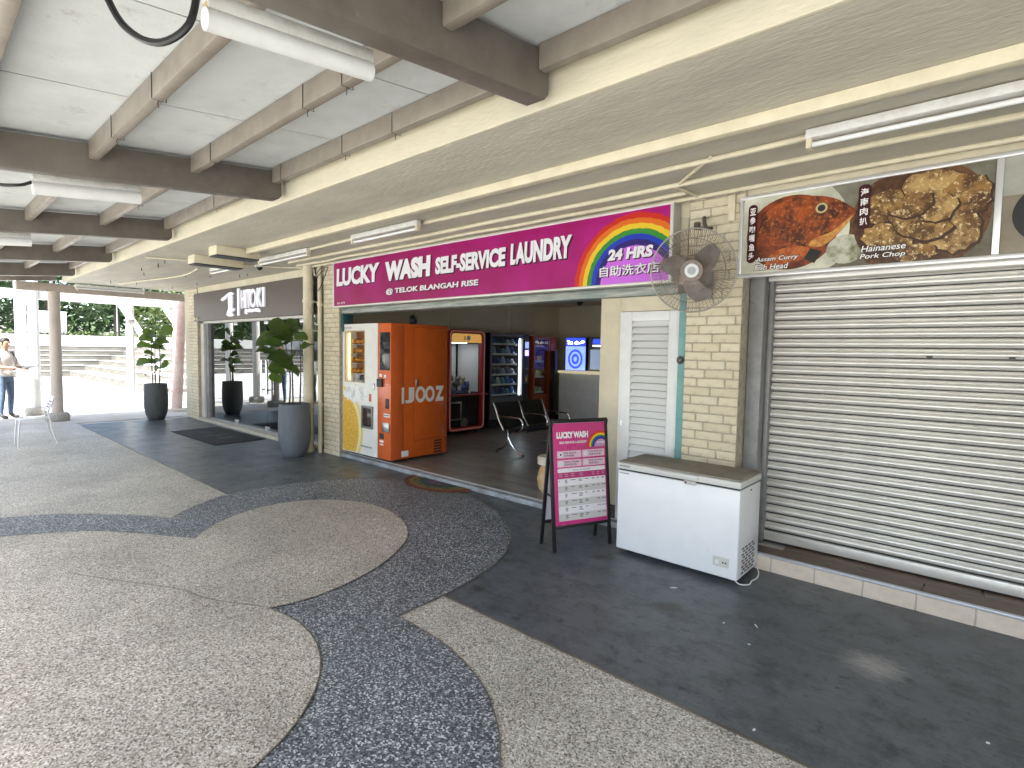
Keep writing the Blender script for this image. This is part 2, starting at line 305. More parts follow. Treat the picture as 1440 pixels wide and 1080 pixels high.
# litter on the painted floor
for i,(x,y,l,a,lab) in enumerate([(-1.02,3.42,.05,2.3,'long white paper scrap on the grey floor beside freezer'),(-.98,3.17,.018,.3,'tiny white paper scrap nearest below the long scrap on floor'),(-1.18,3.32,.014,1,'tiny white paper scrap left of the long scrap on floor'),(-1.63,3.58,.06,.8,'torn white paper scrap on floor before the freezer'),(.05,3.06,.016,.2,'tiny pale scrap on grey floor right of worn white patch'),(-.72,2.45,.02,1.4,'pale pebble on the floor near terrazzo edge')]):
    g=G().prism([(-l*.4,-.003),(l*.4,-.004),(l*.4,.003),(0,.005),(-l*.4,.003)],frame((x,y,.003),(cos(a),sin(a),0),(-sin(a),cos(a),0)),0,.004)
    solo('paper_scrap',g,white,lab,'litter',(x,y,.003),'scraps on the grey floor')
# ------------------------------------------------ canopy: beams, purlins, boards
BX=[4.0,1.07,-1.85,-4.78,-7.65,-10.46,-13.19]; SL=.108; YO=-1.55
bz=lambda y:2.93-SL*(2.25-y)
can=thing('canopy_roof','taupe steel canopy with pale roof boards over the walkway','canopy',(-5,.6,2.8))
for x in BX:
    sec=[(2.25,bz(2.25)+.03),(2.22,bz(2.22)),(YO,bz(YO)+.03),(YO,bz(YO)+.235),(2.25,bz(2.25)+.235)]
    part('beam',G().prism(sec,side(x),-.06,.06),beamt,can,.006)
PY=[2.19,1.56,.93,.3,-.33,-.93]
for i in range(len(BX)-1):
    a,b=BX[i+1]+.06,BX[i]-.06
    for y in PY:
        z=bz(y)+.125
        g=G(); s=[(y-.03,z),(y+.03,z),(y+.03,z+.13),(y-.03,z+.13)]
        g.prism(s,side(0),a,b); part('purlin',g,taupe,can,.012)
    # boards on top of the purlins, three to a bay, in two rows
    xs=[a-.06,a+.97,a+2.07,b+.06]
    for j in range(3):
        rows=[(YO,-.2),(-.2,.93),(.93,2.32)]
        for y0,y1 in rows:
            e=.004; s=[(y0+e,bz(y0)+.262),(y1-e,bz(y1)+.262),(y1-e,bz(y1)+.272),(y0+e,bz(y0)+.272)]
            part('roof_board',G().prism(s,side(0),xs[j]+.006,xs[j+1]-.006),panelm,can)
z0,z1=bz(YO)+.285,bz(2.32)+.285
part('roof_sheet',G().prism([(YO,z0),(2.32,z1),(2.32,z1+.03),(YO,z0+.03)],side(0),-15.1,9),dark,can)
part('end_beam',G().prism([(2.25,bz(2.25)+.05),(YO,bz(YO)+.05),(YO,bz(YO)+.235),(2.25,bz(2.25)+.235)],side(-15.02),-.05,.05),taupe,can,.006)
for y in PY: part('purlin',G().prism([(y-.03,bz(y)+.125),(y+.03,bz(y)+.125),(y+.03,bz(y)+.255),(y-.03,bz(y)+.255)],side(0),-14.97,-13.25),taupe,can,.012)
for y0,y1 in((YO,.93),(.93,2.32)): part('roof_board',G().prism([(y0+.004,bz(y0)+.262),(y1-.004,bz(y1)+.262),(y1-.004,bz(y1)+.272),(y0+.004,bz(y0)+.272)],side(0),-15.1,-13.25),panelm,can)
# wire ties round the purlins
for x,y in((-2.55,1.56),(-2.95,1.56),(-3.3,.93),(-4.1,.93),(-3.0,2.19),(-3.6,2.19),(-4.3,1.56),(-4.55,2.19),(-6.2,1.56),(-6.0,2.19)):
    z=bz(y)+.12; g=G().tube([(x,y-.033,z+.13),(x,y-.033,z),(x,y+.033,z),(x,y+.033,z+.13)],.0025,5); g.tube([(x,y,z),(x+.01,y-.01,z-.02),(x-.006,y,z-.035)],.0022,5); part('wire_tie',g,dark,can)
# ------------------------------------------------ building shell
struct('ceiling',G().box(-14.7,9,2.33,4.62,2.93,3.5),slab)
b=thing('fascia_beam','cream painted concrete edge beam along the canopy','beam',(-3,2.33,2.93))
part('face',G().box(-14.7,9,2.30,2.329,2.928,3.5),fasc,b,.008)
bd=thing('building','cream apartment block above the ground floor shops','building',(-3,8,2.9))
part('upper_wall',G().box(-14.7,9,2.36,16,3.5,9),cream,bd)
part('rear_wall',G().box(-14.7,9,15,15.2,0,3.5),cream,bd)
part('lintel',G().box(-13.86,4.6,4.42,4.62,2.79,2.93),cream,bd,.004)
part('side_wall',G().box(-14.15,-13.92,4.6,15,0,2.93),cream,bd)
part('side_wall',G().box(6,6.3,4.6,15,0,2.93),cream,bd)
part('party_wall',G().box(-8.7,-8.42,4.66,15,0,2.93),cream,bd)
part('party_wall',G().box(-2.0,-1.8,4.75,15,0,2.93),cream,bd)
part('light_block_wall',G().box(8.8,9,-1.3,4.62,0,2.92),cream,bd)  # unseen wall, added to block light coming in from the right
part('rear_ceiling',G().box(-13.9,6,4.62,15,2.93,3.5),slab,bd)
# ceiling trunking and conduits
def conduit(name,pts,r,lab,mat=trunk,n=8): return solo(name,G().tube(pts,r,n),mat,lab,'conduit',pts[0],smooth=True)
solo('cable_trunking',G().box(-7.42,9,3.05,3.12,2.862,2.928),trunk,'wide cream cable trunking running the length of the ceiling','trunking',(0,3.08,2.86),bev=.004)
def wob(y,x0,x1,z,amp,seed):
    r=random.Random(seed); return smoothpoly([(x,y+r.uniform(-amp,amp),z+r.uniform(-amp,amp)*.4) for x in [x0+(x1-x0)*i/14 for i in range(15)]],3)
conduit('conduit',wob(3.52,-7.9,7,2.912,.014,1),.018,'wavy cream conduit on ceiling nearest the cable trunking')
conduit('conduit',wob(3.90,-8,7,2.912,.016,2),.019,'second wavy cream conduit from the trunking, along ceiling')
conduit('conduit',wob(4.14,-8.2,-1.9,2.912,.012,3),.017,'cream conduit on the ceiling just in front of pink sign')
conduit('conduit',wob(4.3,-8.2,7,2.912,.008,4),.016,'cream conduit in the corner of ceiling above the shop signs')
conduit('conduit',[(-1.45,3.5,2.912),(-1.9,3.95,2.912),(-1.86,4.38,2.912)],.012,'thin conduit crossing the ceiling diagonally above the fan')
conduit('conduit',smoothpoly([(-9.3,2.4,2.915),(-9.0,3.0,2.91),(-8.7,3.9,2.915),(-8.3,4.3,2.915)],4),.012,'thin conduit crossing the ceiling before the dark shop sign')
conduit('conduit',smoothpoly([(-13.9,3.1,2.915),(-12.6,3.2,2.9),(-11.2,3.45,2.915),(-9.9,3.3,2.915)],4),.013,'thin conduit on stained ceiling at the far end')
for x,y0,y1,lab in((-7.58,2.7,3.25,'cream trunking box crossing the ceiling at the trunking end'),(-8.6,2.78,3.45,'cream trunking box on the ceiling nearest the dark shop sign')):
    tb=thing('trunking_box',lab,'trunking',(x,y0,2.82)); part('box',G().box(x-.13,x+.13,y0,y1,2.815,2.928),trunk,tb,.004); part('lip',G().box(x-.12,x+.12,y0+.01,y1-.01,2.800,2.814),dark,tb)
# small hooks and screws in the soffit
rr=random.Random(5)
for i in range(14):
    x=rr.uniform(-13.5,-9); y=rr.uniform(2.5,4.2)
    solo('ceiling_hook',G().tube([(x,y,2.93),(x,y,2.895),(x+.012,y,2.88),(x+.024,y,2.89)],.005,6),dark,'small rusty hook in the stained ceiling at the far end','hook',(x,y,2.93),'hooks in the far ceiling')
# ---- fluorescent lights
def batten(lab,a,b,wide=.1,cover=False,broken=False):
    a=Vector(a);b=Vector(b);d=(b-a).normalized(); t=thing('tube_light',lab,'light',((a+b)/2))
    part('housing',G().bar(a,b,wide*.6,.05),ltw,t,.004)
    if cover: part('diffuser',G().tube([a+Vector((0,0,-.055)),b+Vector((0,0,-.055))],wide*.42,16),white,t,smooth=True)
    else: part('tube',G().tube([a+d*.03+Vector((0,0,-.055)),b-d*.03+Vector((0,0,-.055))],.014,10),white,t,smooth=True)
    for p,s in((a,1),(b,-1)):
        part('end_cap',G().bar(p+d*s*.002+Vector((0,0,-.04)),p+d*s*.03+Vector((0,0,-.04)),wide*.5,.075),yel if cover else trunk,t,.005)
    return t
batten('large covered tube light hung beside the nearest canopy beam',(-2.0,.70,2.775),(-2.0,1.33,2.845),.085,True)
batten('covered tube light beyond the second canopy beam',(-5.02,.64,2.775),(-5.02,1.27,2.84),.12,True)
batten('covered tube light beyond the third canopy beam',(-7.9,.2,2.72),(-7.9,.98,2.80),.12,True)
batten('long bare tube light on ceiling above the shutter',(-.88,3.46,2.895),(.42,3.46,2.895),.12)
batten('bare tube light on ceiling above the pink sign lettering',(-5.5,3.43,2.895),(-4.32,3.43,2.895))
batten('bare tube light on ceiling at the left end of pink sign',(-8.05,3.5,2.89),(-6.62,3.5,2.89))
batten('short tube light on the ceiling before the dark shop sign',(-9.75,3.45,2.895),(-8.95,3.45,2.895))
batten('tube light hung crosswise under the far end beam',(-14.62,2.5,2.88),(-14.62,3.75,2.88))
cc=thing('dome_camera','small black dome security camera on the ceiling by dark shop','camera',(-8.75,3.8,2.93)); part('base',G().lathe([(.07,2.90),(.07,2.928)],18,(-8.75,3.8,0)),white,cc); part('dome',G().ball((-8.75,3.8,2.90),.05,14,8),black,cc,smooth=True)
for pts,lab in(([(-2.17,.45,2.80),(-2.12,.5,2.66),(-2.0,.56,2.585),(-1.9,.62,2.63),(-1.93,.66,2.80)],'thick black cable hanging in a loop from the near canopy'),([(-5.0,.3,2.9),(-5.05,.42,2.72),(-5.0,.56,2.71),(-5.02,.65,2.76)],'black cable drooping to the tube light past second beam')):
    solo('hanging_cable',G().tube(smoothpoly(pts,6),.011,8),black,lab,'cable',pts[0],smooth=True)
# ------------------------------------------------ brick piers
def brickmesh(l,h=.064,d=.05): return G().box(-l/2,l/2,0,d,-h/2,h/2).mesh('brick',.005,seg=1)
BM={}
def brick_pier(name,lab,x0,x1,y,z0,z1,cat='pier',depth=.2):
    t=thing(name,lab,cat,((x0+x1)/2,y,z0)); part('core',G().box(x0+.002,x1-.002,y+.006,y+depth,z0,z1),mortar,t)
    c=0; z=z0+.036; W=x1-x0; rr=random.Random(int(x0*10))
    while z+.036<=z1:
        L=.232; segs=[]; x=x0-(0 if c%2==0 else L*.5)
        if c%3==2: x-=.05
        while x<x1-.02:
            a=max(x,x0)+.004; b2=min(x+L,x1)-.004
            if b2-a>.03: segs.append((a,b2))
            x+=L
        for a,b2 in segs:
            k=round(b2-a,2); mi=rr.randrange(3)
            if (k,mi) not in BM: BM[(k,mi)]=brickmesh(k); BM[(k,mi)].materials.append(brickm[mi])
            inst('brick',BM[(k,mi)],((a+b2)/2-(x0+x1)/2,rr.uniform(-.002,.003),z-z0),t)
        z+=.0727; c+=1
    return t
brick_pier('brick_pier','cream painted brick pier between louvre door and shutter',-1.985,-1.525,4.40,.002,2.93)
brick_pier('brick_pier','narrow cream painted brick pier left of the pink sign',-7.88,-7.42,4.40,.002,2.93)
brick_pier('brick_pier','cream painted brick pier at the far left end of shops',-13.86,-13.3,4.40,.002,2.93)
solo('corner_post',G().box(-14.15,-13.865,4.42,4.62,0,2.93),cream,'smooth cream corner post at the far end of the shops','post',(-14,4.5,0),bev=.01)
# ------------------------------------------------ shop with roller shutter and food sign
SH=thing('roller_shutter','closed silver roller shutter over the wooden shop step','shutter',(0,4.72,.13))
X0,X1=-1.40,3.0
part('bottom_rail',G().box(X0,X1,4.70,4.735,.14,.215),galv,SH,.004)
prof=[(0,0)]
def slatmesh():
    P=.0715; pr=[]
    for i in range(9):
        a=pi*i/8; pr.append((4.735-.020*sin(a)**.7 if 0<i<8 else 4.735,.008+(P-.022)*i/8))
    pr+=[(4.733,P-.010),(4.727,P-.006),(4.733,P-.001)]
    g=G(); n=len(pr); V=[(x,y-4.72,z) for x in(X0,X1) for y,z in pr]; g.add(V,[(i,i+1,n+i+1,n+i) for i in range(n-1)])
    me=g.mesh('slat',smooth=True); me.materials.append(galv); return me
sm=slatmesh(); z=.216
rs=random.Random(17)
while z<2.24: inst('slat',sm,(0,rs.uniform(-.0018,.0018),z-.13),SH,rot=(rs.uniform(-.035,.035),0,rs.uniform(-.0012,.0012))); z+=.0715
for x in(-.36,.06): part('keyhole',G().box(x-.016,x+.016,4.706,4.718,1.655,1.668),black,SH)
for px_,name in((-1.5,'guide_post'),): part(name,G().box(-1.52,-1.41,4.55,4.74,.13,2.27),gpost,SH,.004)
part('guide_channel',G().box(-1.408,-1.375,4.66,4.745,.13,2.27),gpost,SH,.003)
part('drum_cover',G().box(-1.40,3,4.60,4.75,2.235,2.30),galv,SH,.01)
part('dark_backing',G().box(-1.5,3,4.745,4.76,.1,2.9),dark,SH)
ST=thing('shop_step','raised shop step with beige tile riser and wood tread','step',(0,4.37,0))
part('core',G().box(-1.5,4.5,4.376,4.75,-.1,.108),paleconc,ST)
tilem=M('beige_tile',(.66,.57,.47),.35,col2=(.56,.48,.385),ns=9,dirt=((.12,.1,.08),7,.68,.85))
tm=G().box(-.146,.146,0,.016,.0,.112).mesh('tile',.003,seg=1); tm.materials.append(tilem)
for i in range(19): inst('tile',tm,(-1.369+.1485+.298*(i)-.148+.0,0,0),ST)
part('edge_trim',G().box(-1.5,4.5,4.364,4.40,.113,.130),M('alloy_trim',(.6,.62,.66),.4,.6),ST,.003)
wood=M('brown_plank',(.13,.08,.05),.45,col2=(.08,.05,.032),ns=5,stretch=(1,9,1))
wm=G().box(-.595,.595,-.0835,.0835,0,.018).mesh('plank',.002,seg=1); wm.materials.append(wood)
for j in range(2):
    for i in range(5): inst('plank',wm,(-1.2+.3*j+1.2*i+.3,.03+.0835+.169*j,.109),ST)
FS=thing('food_sign','long printed food menu sign above the roller shutter','sign',(0,4.45,2.26)); fy=front(4.40)
alu=M('alloy_frame',(.7,.7,.69),.35,.5)
part('backing',G().box(-1.56,3,4.402,4.5,2.255,2.87),alu,FS)
def pm(name,c,c2=None,ns=20,rough=.3,bump=0,dirt=None,nf=(.4,.62)): return M(name,c,rough,col2=c2,ns=ns,bump=bump,bs=ns*2,dirt=dirt,nf=nf)
wd=pm('print_table',(.2,.17,.12),(.26,.23,.17),3)
plate('print_panel',rect(-1.545,-.07,2.275,2.85),fy,0,.002,pm('print_ground',(.09,.08,.05),(.22,.21,.16),2),FS)
plate('print_panel',rect(-.04,2.9,2.275,2.85),fy,0,.002,pm('print_ground_two',(.3,.3,.25),(.4,.4,.35),2),FS)
plate('print_table',rect(-.04,2.9,2.275,2.62),fy,.002,.001,wd,FS)
def clip(poly,a0,a1,b0,b1): return [(min(max(a,a0),a1),min(max(b_,b0),b1)) for a,b_ in poly]
CL=(-1.543,-.072,2.277,2.848)
def pr_(name,poly,n,mat,c=CL): return plate(name,clip(poly,*c),fy,n,.0008,mat,FS)
# fish curry: bowl, curry, fish, leek
pr_('printed_bowl',ell(-1.24,2.55,.42,.42,40),.002,pm('print_bowl',(.62,.62,.5),(.42,.42,.33),4))
pr_('printed_curry',ell(-1.20,2.56,.31,.27,36),.003,pm('print_curry',(.08,.02,.008),(.25,.05,.01),14))
pr_('printed_bowl_rim',ell(-.84,2.4,.12,.1,20),.0031,pm('print_rim',(.16,.16,.08),(.5,.5,.4),12))
fish=xy(smoothpoly([(-1.42,2.62),(-1.36,2.74),(-1.22,2.80),(-1.05,2.80),(-.92,2.76),(-.82,2.69),(-.79,2.64),(-.85,2.56),(-.93,2.49),(-1.02,2.43),(-1.12,2.42),(-1.22,2.46),(-1.33,2.48),(-1.42,2.5)],4,True))
pr_('printed_fish',fish,.004,pm('print_fish',(.34,.07,.014),(.06,.012,.005),9,dirt=((.55,.2,.05),38,.52,.66)))
pr_('printed_fin',xy(smoothpoly([(-1.36,2.36),(-1.3,2.43),(-1.16,2.46),(-1.06,2.42),(-1.1,2.36),(-1.25,2.33),(-1.36,2.3)],4,True)),.005,pm('print_fin',(.5,.14,.03),(.28,.05,.01),30))
pr_('printed_jaw',xy(smoothpoly([(-.98,2.44),(-.87,2.53),(-.80,2.63),(-.84,2.60),(-.93,2.53),(-1.03,2.5),(-1.07,2.45)],4,True)),.005,pm('print_jaw',(.6,.33,.08),(.4,.14,.03),30))
pr_('printed_eye',ell(-1.0,2.705,.038,.036,18),.006,pm('print_eye_ring',(.5,.42,.2))); pr_('printed_eye',ell(-1.0,2.705,.025,.024,14),.007,black)
pr_('printed_leek',[(-1.1,2.36),(-1.06,2.43),(-.98,2.40),(-1.03,2.32)],.006,pm('print_leek',(.02,.02,.015)))
# pork chop: basket tray and cutlets
pr_('printed_tray',ell(-.45,2.55,.37,.36,40),.0022,pm('print_basket',(.16,.075,.03),(.06,.025,.012),30))
pr_('printed_tray_inner',ell(-.47,2.56,.33,.32,40),.0032,pm('print_basket_inner',(.05,.02,.01),(.1,.045,.02),22))
rr=random.Random(11)
chop=[pm('print_chop_%d'%i,c,c2,11,dirt=((.74,.6,.33),38,.54,.62),nf=(.42,.58)) for i,(c,c2) in enumerate([((.36,.21,.065),(.1,.045,.012)),((.42,.27,.1),(.13,.06,.016)),((.28,.15,.045),(.08,.033,.01))])]
for i,(cx,cz,rx,rz,a) in enumerate([(-.62,2.66,.13,.1,.3),(-.36,2.72,.17,.12,-.2),(-.2,2.66,.11,.13,.4),(-.6,2.45,.15,.09,-.2),(-.25,2.44,.13,.12,.6),(-.45,2.33,.12,.06,0),(-.43,2.54,.17,.11,-.5),(-.34,2.60,.1,.08,.3),(-.48,2.64,.12,.07,.2)]):
    P=[]
    for k in range(26):
        th=2*pi*k/26; q=1+rr.uniform(-.11,.11); x=rx*q*cos(th); y=rz*q*sin(th); P.append((cx+x*cos(a)-y*sin(a),cz+x*sin(a)+y*cos(a)))
    pr_('printed_cutlet',[(cx+(p[0]-cx)*1.07+.006,cz+(p[1]-cz)*1.07-.008) for p in P],.0036+.0009*i,pm('print_shadow',(.05,.022,.01)))
    pr_('printed_cutlet',P,.0041+.0009*i,chop[i%3])
mar=pm('print_maroon',(.045,.006,.008)); pwh=M('print_white',(.8,.8,.78),.4)
for x0,x1,z0,z1,s in((-1.50,-1.435,2.36,2.80,'亚参咖喱鱼头'),(-.775,-.705,2.52,2.82,'海南肉扒')):
    pr_('printed_tab',rrect(x0,x1,z0,z1,.03),.0128,mar); n=len(s)
    for i,ch in enumerate(s):
        zt=z1-.02-(z1-z0-.04)*i/n; lettering('lettering',ch,fy,x0+.012,x1-.012,zt-(z1-z0-.04)/n+.008,zt-.006,pwh,FS,.0140)
for s,x0,x1,z0 in(('Assam Curry',-1.435,-1.135,2.355),('Fish Head',-1.44,-1.2,2.30),('Hainanese',-.745,-.495,2.365),('Pork Chop',-.75,-.495,2.31)):
    lettering('lettering_shadow',s,fy,x0-.004,x1+.004,z0-.004,z0+.047,M('print_black',(.01,.01,.01)),FS,.0138,off=.05,shear=.2)
    lettering('lettering',s,fy,x0,x1,z0,z0+.042,pwh,FS,.0145,off=.012,shear=.2)
plate('printed_pan',clip(ell(.25,2.5,.24,.2,36),-.03,2.9,2.277,2.848),fy,.0035,.0008,black,FS)
for r_ in((-1.565,3,2.25,2.278),(-1.565,3,2.846,2.872),(-1.565,-1.54,2.279,2.845),(-.072,-.038,2.279,2.845),(1.42,1.46,2.279,2.845)): plate('frame',rect(*r_),fy,.0,.02,alu,FS,bev=.003)
# wall patch above food sign
solo('peeling_wall_band',G().box(-1.52,4.5,4.45,4.62,2.872,2.93),M('peeling_paint',(.6,.55,.42),.7,col2=(.16,.16,.155),ns=7,nf=(.5,.53),stretch=(1,1,3)),'cream wall band with peeling grey patches above the food sign','wall',(0,4.45,2.87))
# ------------------------------------------------ laundry front: cream wall, louvre door, sign
LW=thing('partition_wall','cream partition wall beside the louvre door under pink sign','wall',(-2.45,4.52,.0))
part('panel',G().box(-2.88,-2.66,4.50,4.60,.2,2.24),cream,LW,.003); part('panel',G().box(-2.66,-2.06,4.50,4.60,2.035,2.24),cream,LW,.003)
part('skirting',G().box(-2.88,-2.06,4.51,4.6,.06,.2),M('dark_skirting',(.06,.045,.035),.5),LW)
teal=M('teal_paint',(.12,.33,.31),.5,col2=(.2,.38,.36),ns=9,dirt=((.3,.29,.26),8,.55,.7))
for x0,x1,zb in((-2.055,-1.988,.003),(-7.415,-7.36,1.9)): solo('door_post',G().box(x0,x1,4.43,4.6,zb,2.164),teal if x0>-3 else M('dark_teal',(.02,.08,.08),.5),'worn teal steel post right of the louvre door' if x0>-3 else 'short dark teal bracket over the left corner of juice machine','post',(x0,4.5,0),bev=.004)
LD=thing('louvre_door','white slatted louvre door beside the cream brick pier','door',(-2.36,4.5,.06))
for a in((-2.65,-2.53,.08,2.03),(-2.165,-2.065,.08,2.03),(-2.53,-2.165,1.945,2.03),(-2.53,-2.165,.08,.3)): part('frame',G().box(a[0],a[1],4.47,4.51,a[2],a[3]),white,LD,.005)
lm=G().add([(x,y,z) for x in(-.183,.183) for y,z in((-.022,-.020),(-.018,-.022),(.022,.03),(.018,.032))],[(0,1,5,4),(1,2,6,5),(2,3,7,6),(3,0,4,7),(0,3,2,1),(4,5,6,7)]).mesh('slat'); lm.materials.append(white)
z=.33
while z<1.93: inst('slat',lm,(-2.3475+2.36,-.005,z-.06),LD); z+=.0635
part('back_panel',G().box(-2.53,-2.165,4.535,4.545,.3,1.945),M('door_back',(.5,.5,.48),.6),LD)
part('latch',G().box(-2.615,-2.60,4.462,4.47,.98,1.03),steel,LD)
LS=thing('laundry_sign','magenta lightbox sign with rainbow above the laundry entrance','sign',(-4.7,4.4,2.24)); sf=front(4.28)
LX0,LX1,LZ0,LZ1=-7.37,-2.06,2.245,2.905
part('casing',G().box(LX0,LX1,4.284,4.42,LZ0,LZ1),M('sign_casing',(.5,.5,.46),.4,.4),LS,.004)
mag=M('magenta_face',(.25,.004,.075),.3,col2=(.36,.006,.17),ns=.8,nf=(.42,.62),emit=(.42,.003,.16),es=.012)
plate('face',rect(LX0+.025,LX1-.025,LZ0+.02,LZ1-.02),sf,0,.0025,mag,LS)
for r_ in((LX0,LX1,LZ0,LZ0+.022),(LX0,LX1,LZ1-.02,LZ1),(LX0,LX0+.026,LZ0+.023,LZ1-.021),(LX1-.028,LX1,LZ0+.023,LZ1-.021)): plate('frame',rect(*r_),sf,0,.014,M('sign_trim',(.66,.65,.6),.4,.2),LS,bev=.003)
RC=[('red',(.5,.02,.01)),('orange',(.62,.13,.01)),('yellow',(.66,.47,.02)),('green',(.03,.22,.03)),('blue',(.012,.035,.4)),('indigo',(.02,.01,.13))]
def rainbow(fr,cx,cz,rx,rz,ri,parent,n,lim,local=False,wob_=.0,vio=(.5,.12,.62),es=0):
    a0,a1,b0,b1=lim; w_=(1-ri)/6; rg=random.Random(3)
    for i,(nm,c) in enumerate(RC):
        ra=1-w_*i; rb=1-w_*(i+1)-.01; g=G(); N=60
        jo=[1+rg.uniform(-wob_,wob_) for k in range(N+1)]
        for k in range(N):
            q=[]
            for rr_,kk in((ra,k),(ra,k+1),(rb,k+1),(rb,k)):
                th=pi*kk/N; q.append((cx+rx*rr_*jo[kk]*cos(th),cz+rz*rr_*jo[kk]*sin(th)))
            if sum(p[0]>a1 for p in q)>2 or sum(p[0]<a0 for p in q)>2: continue
            q=clip(q,*lim); g.add([fr(a,b_,n+.0002*i) for a,b_ in q],[(0,1,2,3)])
        part('rainbow_band',g,M('rainbow_'+nm,c,.35,emit=c,es=es),parent,local=local)
    P=[(cx+rx*ri*cos(pi*k/40),cz+rz*ri*sin(pi*k/40)) for k in range(41)]
    plate('rainbow_centre',clip(P,*lim),fr,n-.0004,.0002,M('violet_face_%d'%int(es*100),vio,.35,emit=vio,es=es*1.6),parent,local=local)
rainbow(sf,-2.42,2.262,.62,.605,.55,LS,.004,(LX0+.03,LX1-.03,LZ0+.022,LZ1-.022),wob_=.008,es=.015)
letw=M('letter_white',(.74,.74,.76),.4); shade=M('letter_shadow_print',(.03,.002,.012),.5)
def sgn(s,x0,x1,z0,z1,off,sh=0,warp=None,d=.014):
    lettering('lettering_shadow',s,sf,x0+d,x1+d,z0-d,z1-d,shade,LS,.0065,off=off+.01,shear=sh,warp=warp); lettering('lettering',s,sf,x0,x1,z0,z1,letw,LS,.0085,th=.004,off=off,shear=sh,warp=warp)
sgn('LUCKY',-7.27,-6.2,2.545,2.80,.05,.05); sgn('WASH',-6.07,-5.15,2.535,2.79,.07,.05)
sgn('SELF-SERVICE',-5.06,-3.93,2.545,2.745,.05,.05); sgn('LAUNDRY',-3.86,-3.08,2.545,2.765,.05,.05)
sgn('@ TELOK BLANGAH RISE',-6.05,-4.33,2.355,2.44,.03,.08,d=.008)
sgn('24 HRS',-2.68,-2.235,2.475,2.575,.05,.12,d=.010); sgn('自助洗衣店',-2.76,-2.17,2.335,2.43,.012,d=.008)
lettering('lettering','01-279',sf,-7.26,-7.05,2.29,2.318,letw,LS,.006)
solo('shutter_header',G().box(-7.35,-2.06,4.40,4.62,2.165,2.243),M('header_paint',(.2,.24,.22),.5,.3,col2=(.42,.41,.36),ns=3,stretch=(1,1,12)),'worn grey green shutter header beam under the pink sign','beam',(-4.7,4.5,2.16),bev=.008)
solo('wall_strip',G().box(-7.42,-2.0,4.43,4.62,2.245,2.79),cream,'cream wall strip hidden behind pink sign','wall',(-4.7,4.5,2.3))
# ---- laundry floor, kerb, interior
lf=G().box(-8.42,-2.0,4.52,15,-.1,.048); LF=struct('laundry_floor',lf,M('floor_gap',(.05,.042,.035),.7))
plm=[M('grey_brown_plank_%d'%i,c,.3,col2=c2,ns=4,stretch=(1,8,1),bump=.05) for i,(c,c2) in enumerate([((.27,.245,.205),(.19,.172,.146)),((.23,.208,.176),(.165,.148,.127)),((.3,.272,.23),(.21,.192,.163))])]
pme=[]
for i in range(3): q=G().box(-.598,.598,-.072,.072,0,.012).mesh('plank',.0015,seg=1); q.materials.append(plm[i]); pme.append(q)
rr=random.Random(2)
for j in range(38):
    x=-8.4+rr.uniform(0,1.1)-.6
    while x<-2.5:
        if x+.6>-8.4 and x-.6+1.2<-1.9: inst('plank',rr.choice(pme),(x+.6,4.6+.146*j,.048),LF)
        x+=1.2
kb=M('kerb_paint',(.36,.39,.42),.5,col2=(.22,.22,.22),ns=5,dirt=((.1,.09,.08),12,.6,.75))
solo('entrance_kerb',G().box(-7.42,-2.0,4.42,4.53,.003,.058),kb,'low worn grey kerb across the laundry entrance','kerb',(-4.7,4.45,0),bev=.008)
solo('kerb_trim',G().box(-7.35,-2.0,4.505,4.535,.0585,.066),alu,'thin alloy strip along the laundry floor edge','trim',(-4.7,4.52,.06))
LR=thing('laundry_room','olive cream painted room inside the laundry','room',(-5,8,0))
ow=M('room_paint',(.6,.55,.4),.7,col2=(.53,.49,.36),ns=1.5)
part('left_wall',G().box(-8.42,-8.38,4.66,11.2,.05,2.78),ow,LR); part('back_wall',G().box(-8.38,-2.0,11.15,11.2,.05,2.78),ow,LR); part('right_wall',G().box(-2.05,-2.0,4.62,11.2,.05,2.78),ow,LR)
part('room_ceiling',G().box(-8.42,-2.0,4.63,11.2,2.78,2.84),M('room_ceiling_paint',(.55,.53,.46),.8),LR)
for y in(7.4,9.2): part('pilaster',G().box(-8.38,-8.30,y,y+.12,.05,2.78),ow,LR)
# ------------------------------------------------ orange juice machine
OJ=thing('juice_machine','orange and white juice vending machine at the laundry entrance','vending machine',(-7.3,5.3,.06))
ora=M('orange_paint',(.56,.105,.012),.32,col2=(.5,.09,.011),ns=5,coat=.3); orf=M('orange_front',(.62,.12,.025),.3,col2=(.58,.11,.022),ns=6,coat=.3); wf=M('white_front',(.72,.72,.68),.3,col2=(.66,.66,.62),ns=3)
ox0,ox1,oy0,oy1,oz0,oz1=-7.945,-6.68,4.80,5.88,.13,2.06
part('cabinet',G().box(ox0,ox1,oy0+.24,oy1,oz0,oz1),ora,OJ,.012)
part('front_shell',G().box(-7.0,ox1,oy0,oy0+.236,oz0,oz1),orf,OJ,.01)
g=G()
for a in((ox0,-7.86,oz0,oz1),(-7.34,-7.005,oz0,oz1),(-7.86,-7.34,oz0,1.2),(-7.86,-7.34,1.95,oz1)): g.box(a[0],a[1],oy0,oy0+.236,a[2],a[3])
part('front_door',g,wf,OJ)
part('window_frame',G().prism(rect(-7.87,-7.33,1.19,1.20),front(oy0),0,.008).prism(rect(-7.87,-7.33,1.95,1.96),front(oy0),0,.008).prism(rect(-7.87,-7.86,1.2,1.95),front(oy0),0,.008).prism(rect(-7.34,-7.33,1.2,1.95),front(oy0),0,.008),M('yellow_seal',(.5,.36,.15),.4),OJ)
part('display_back',G().box(-7.86,-7.34,oy0+.2,oy0+.22,1.2,1.95),M('display_brown',(.2,.07,.03),.5),OJ)
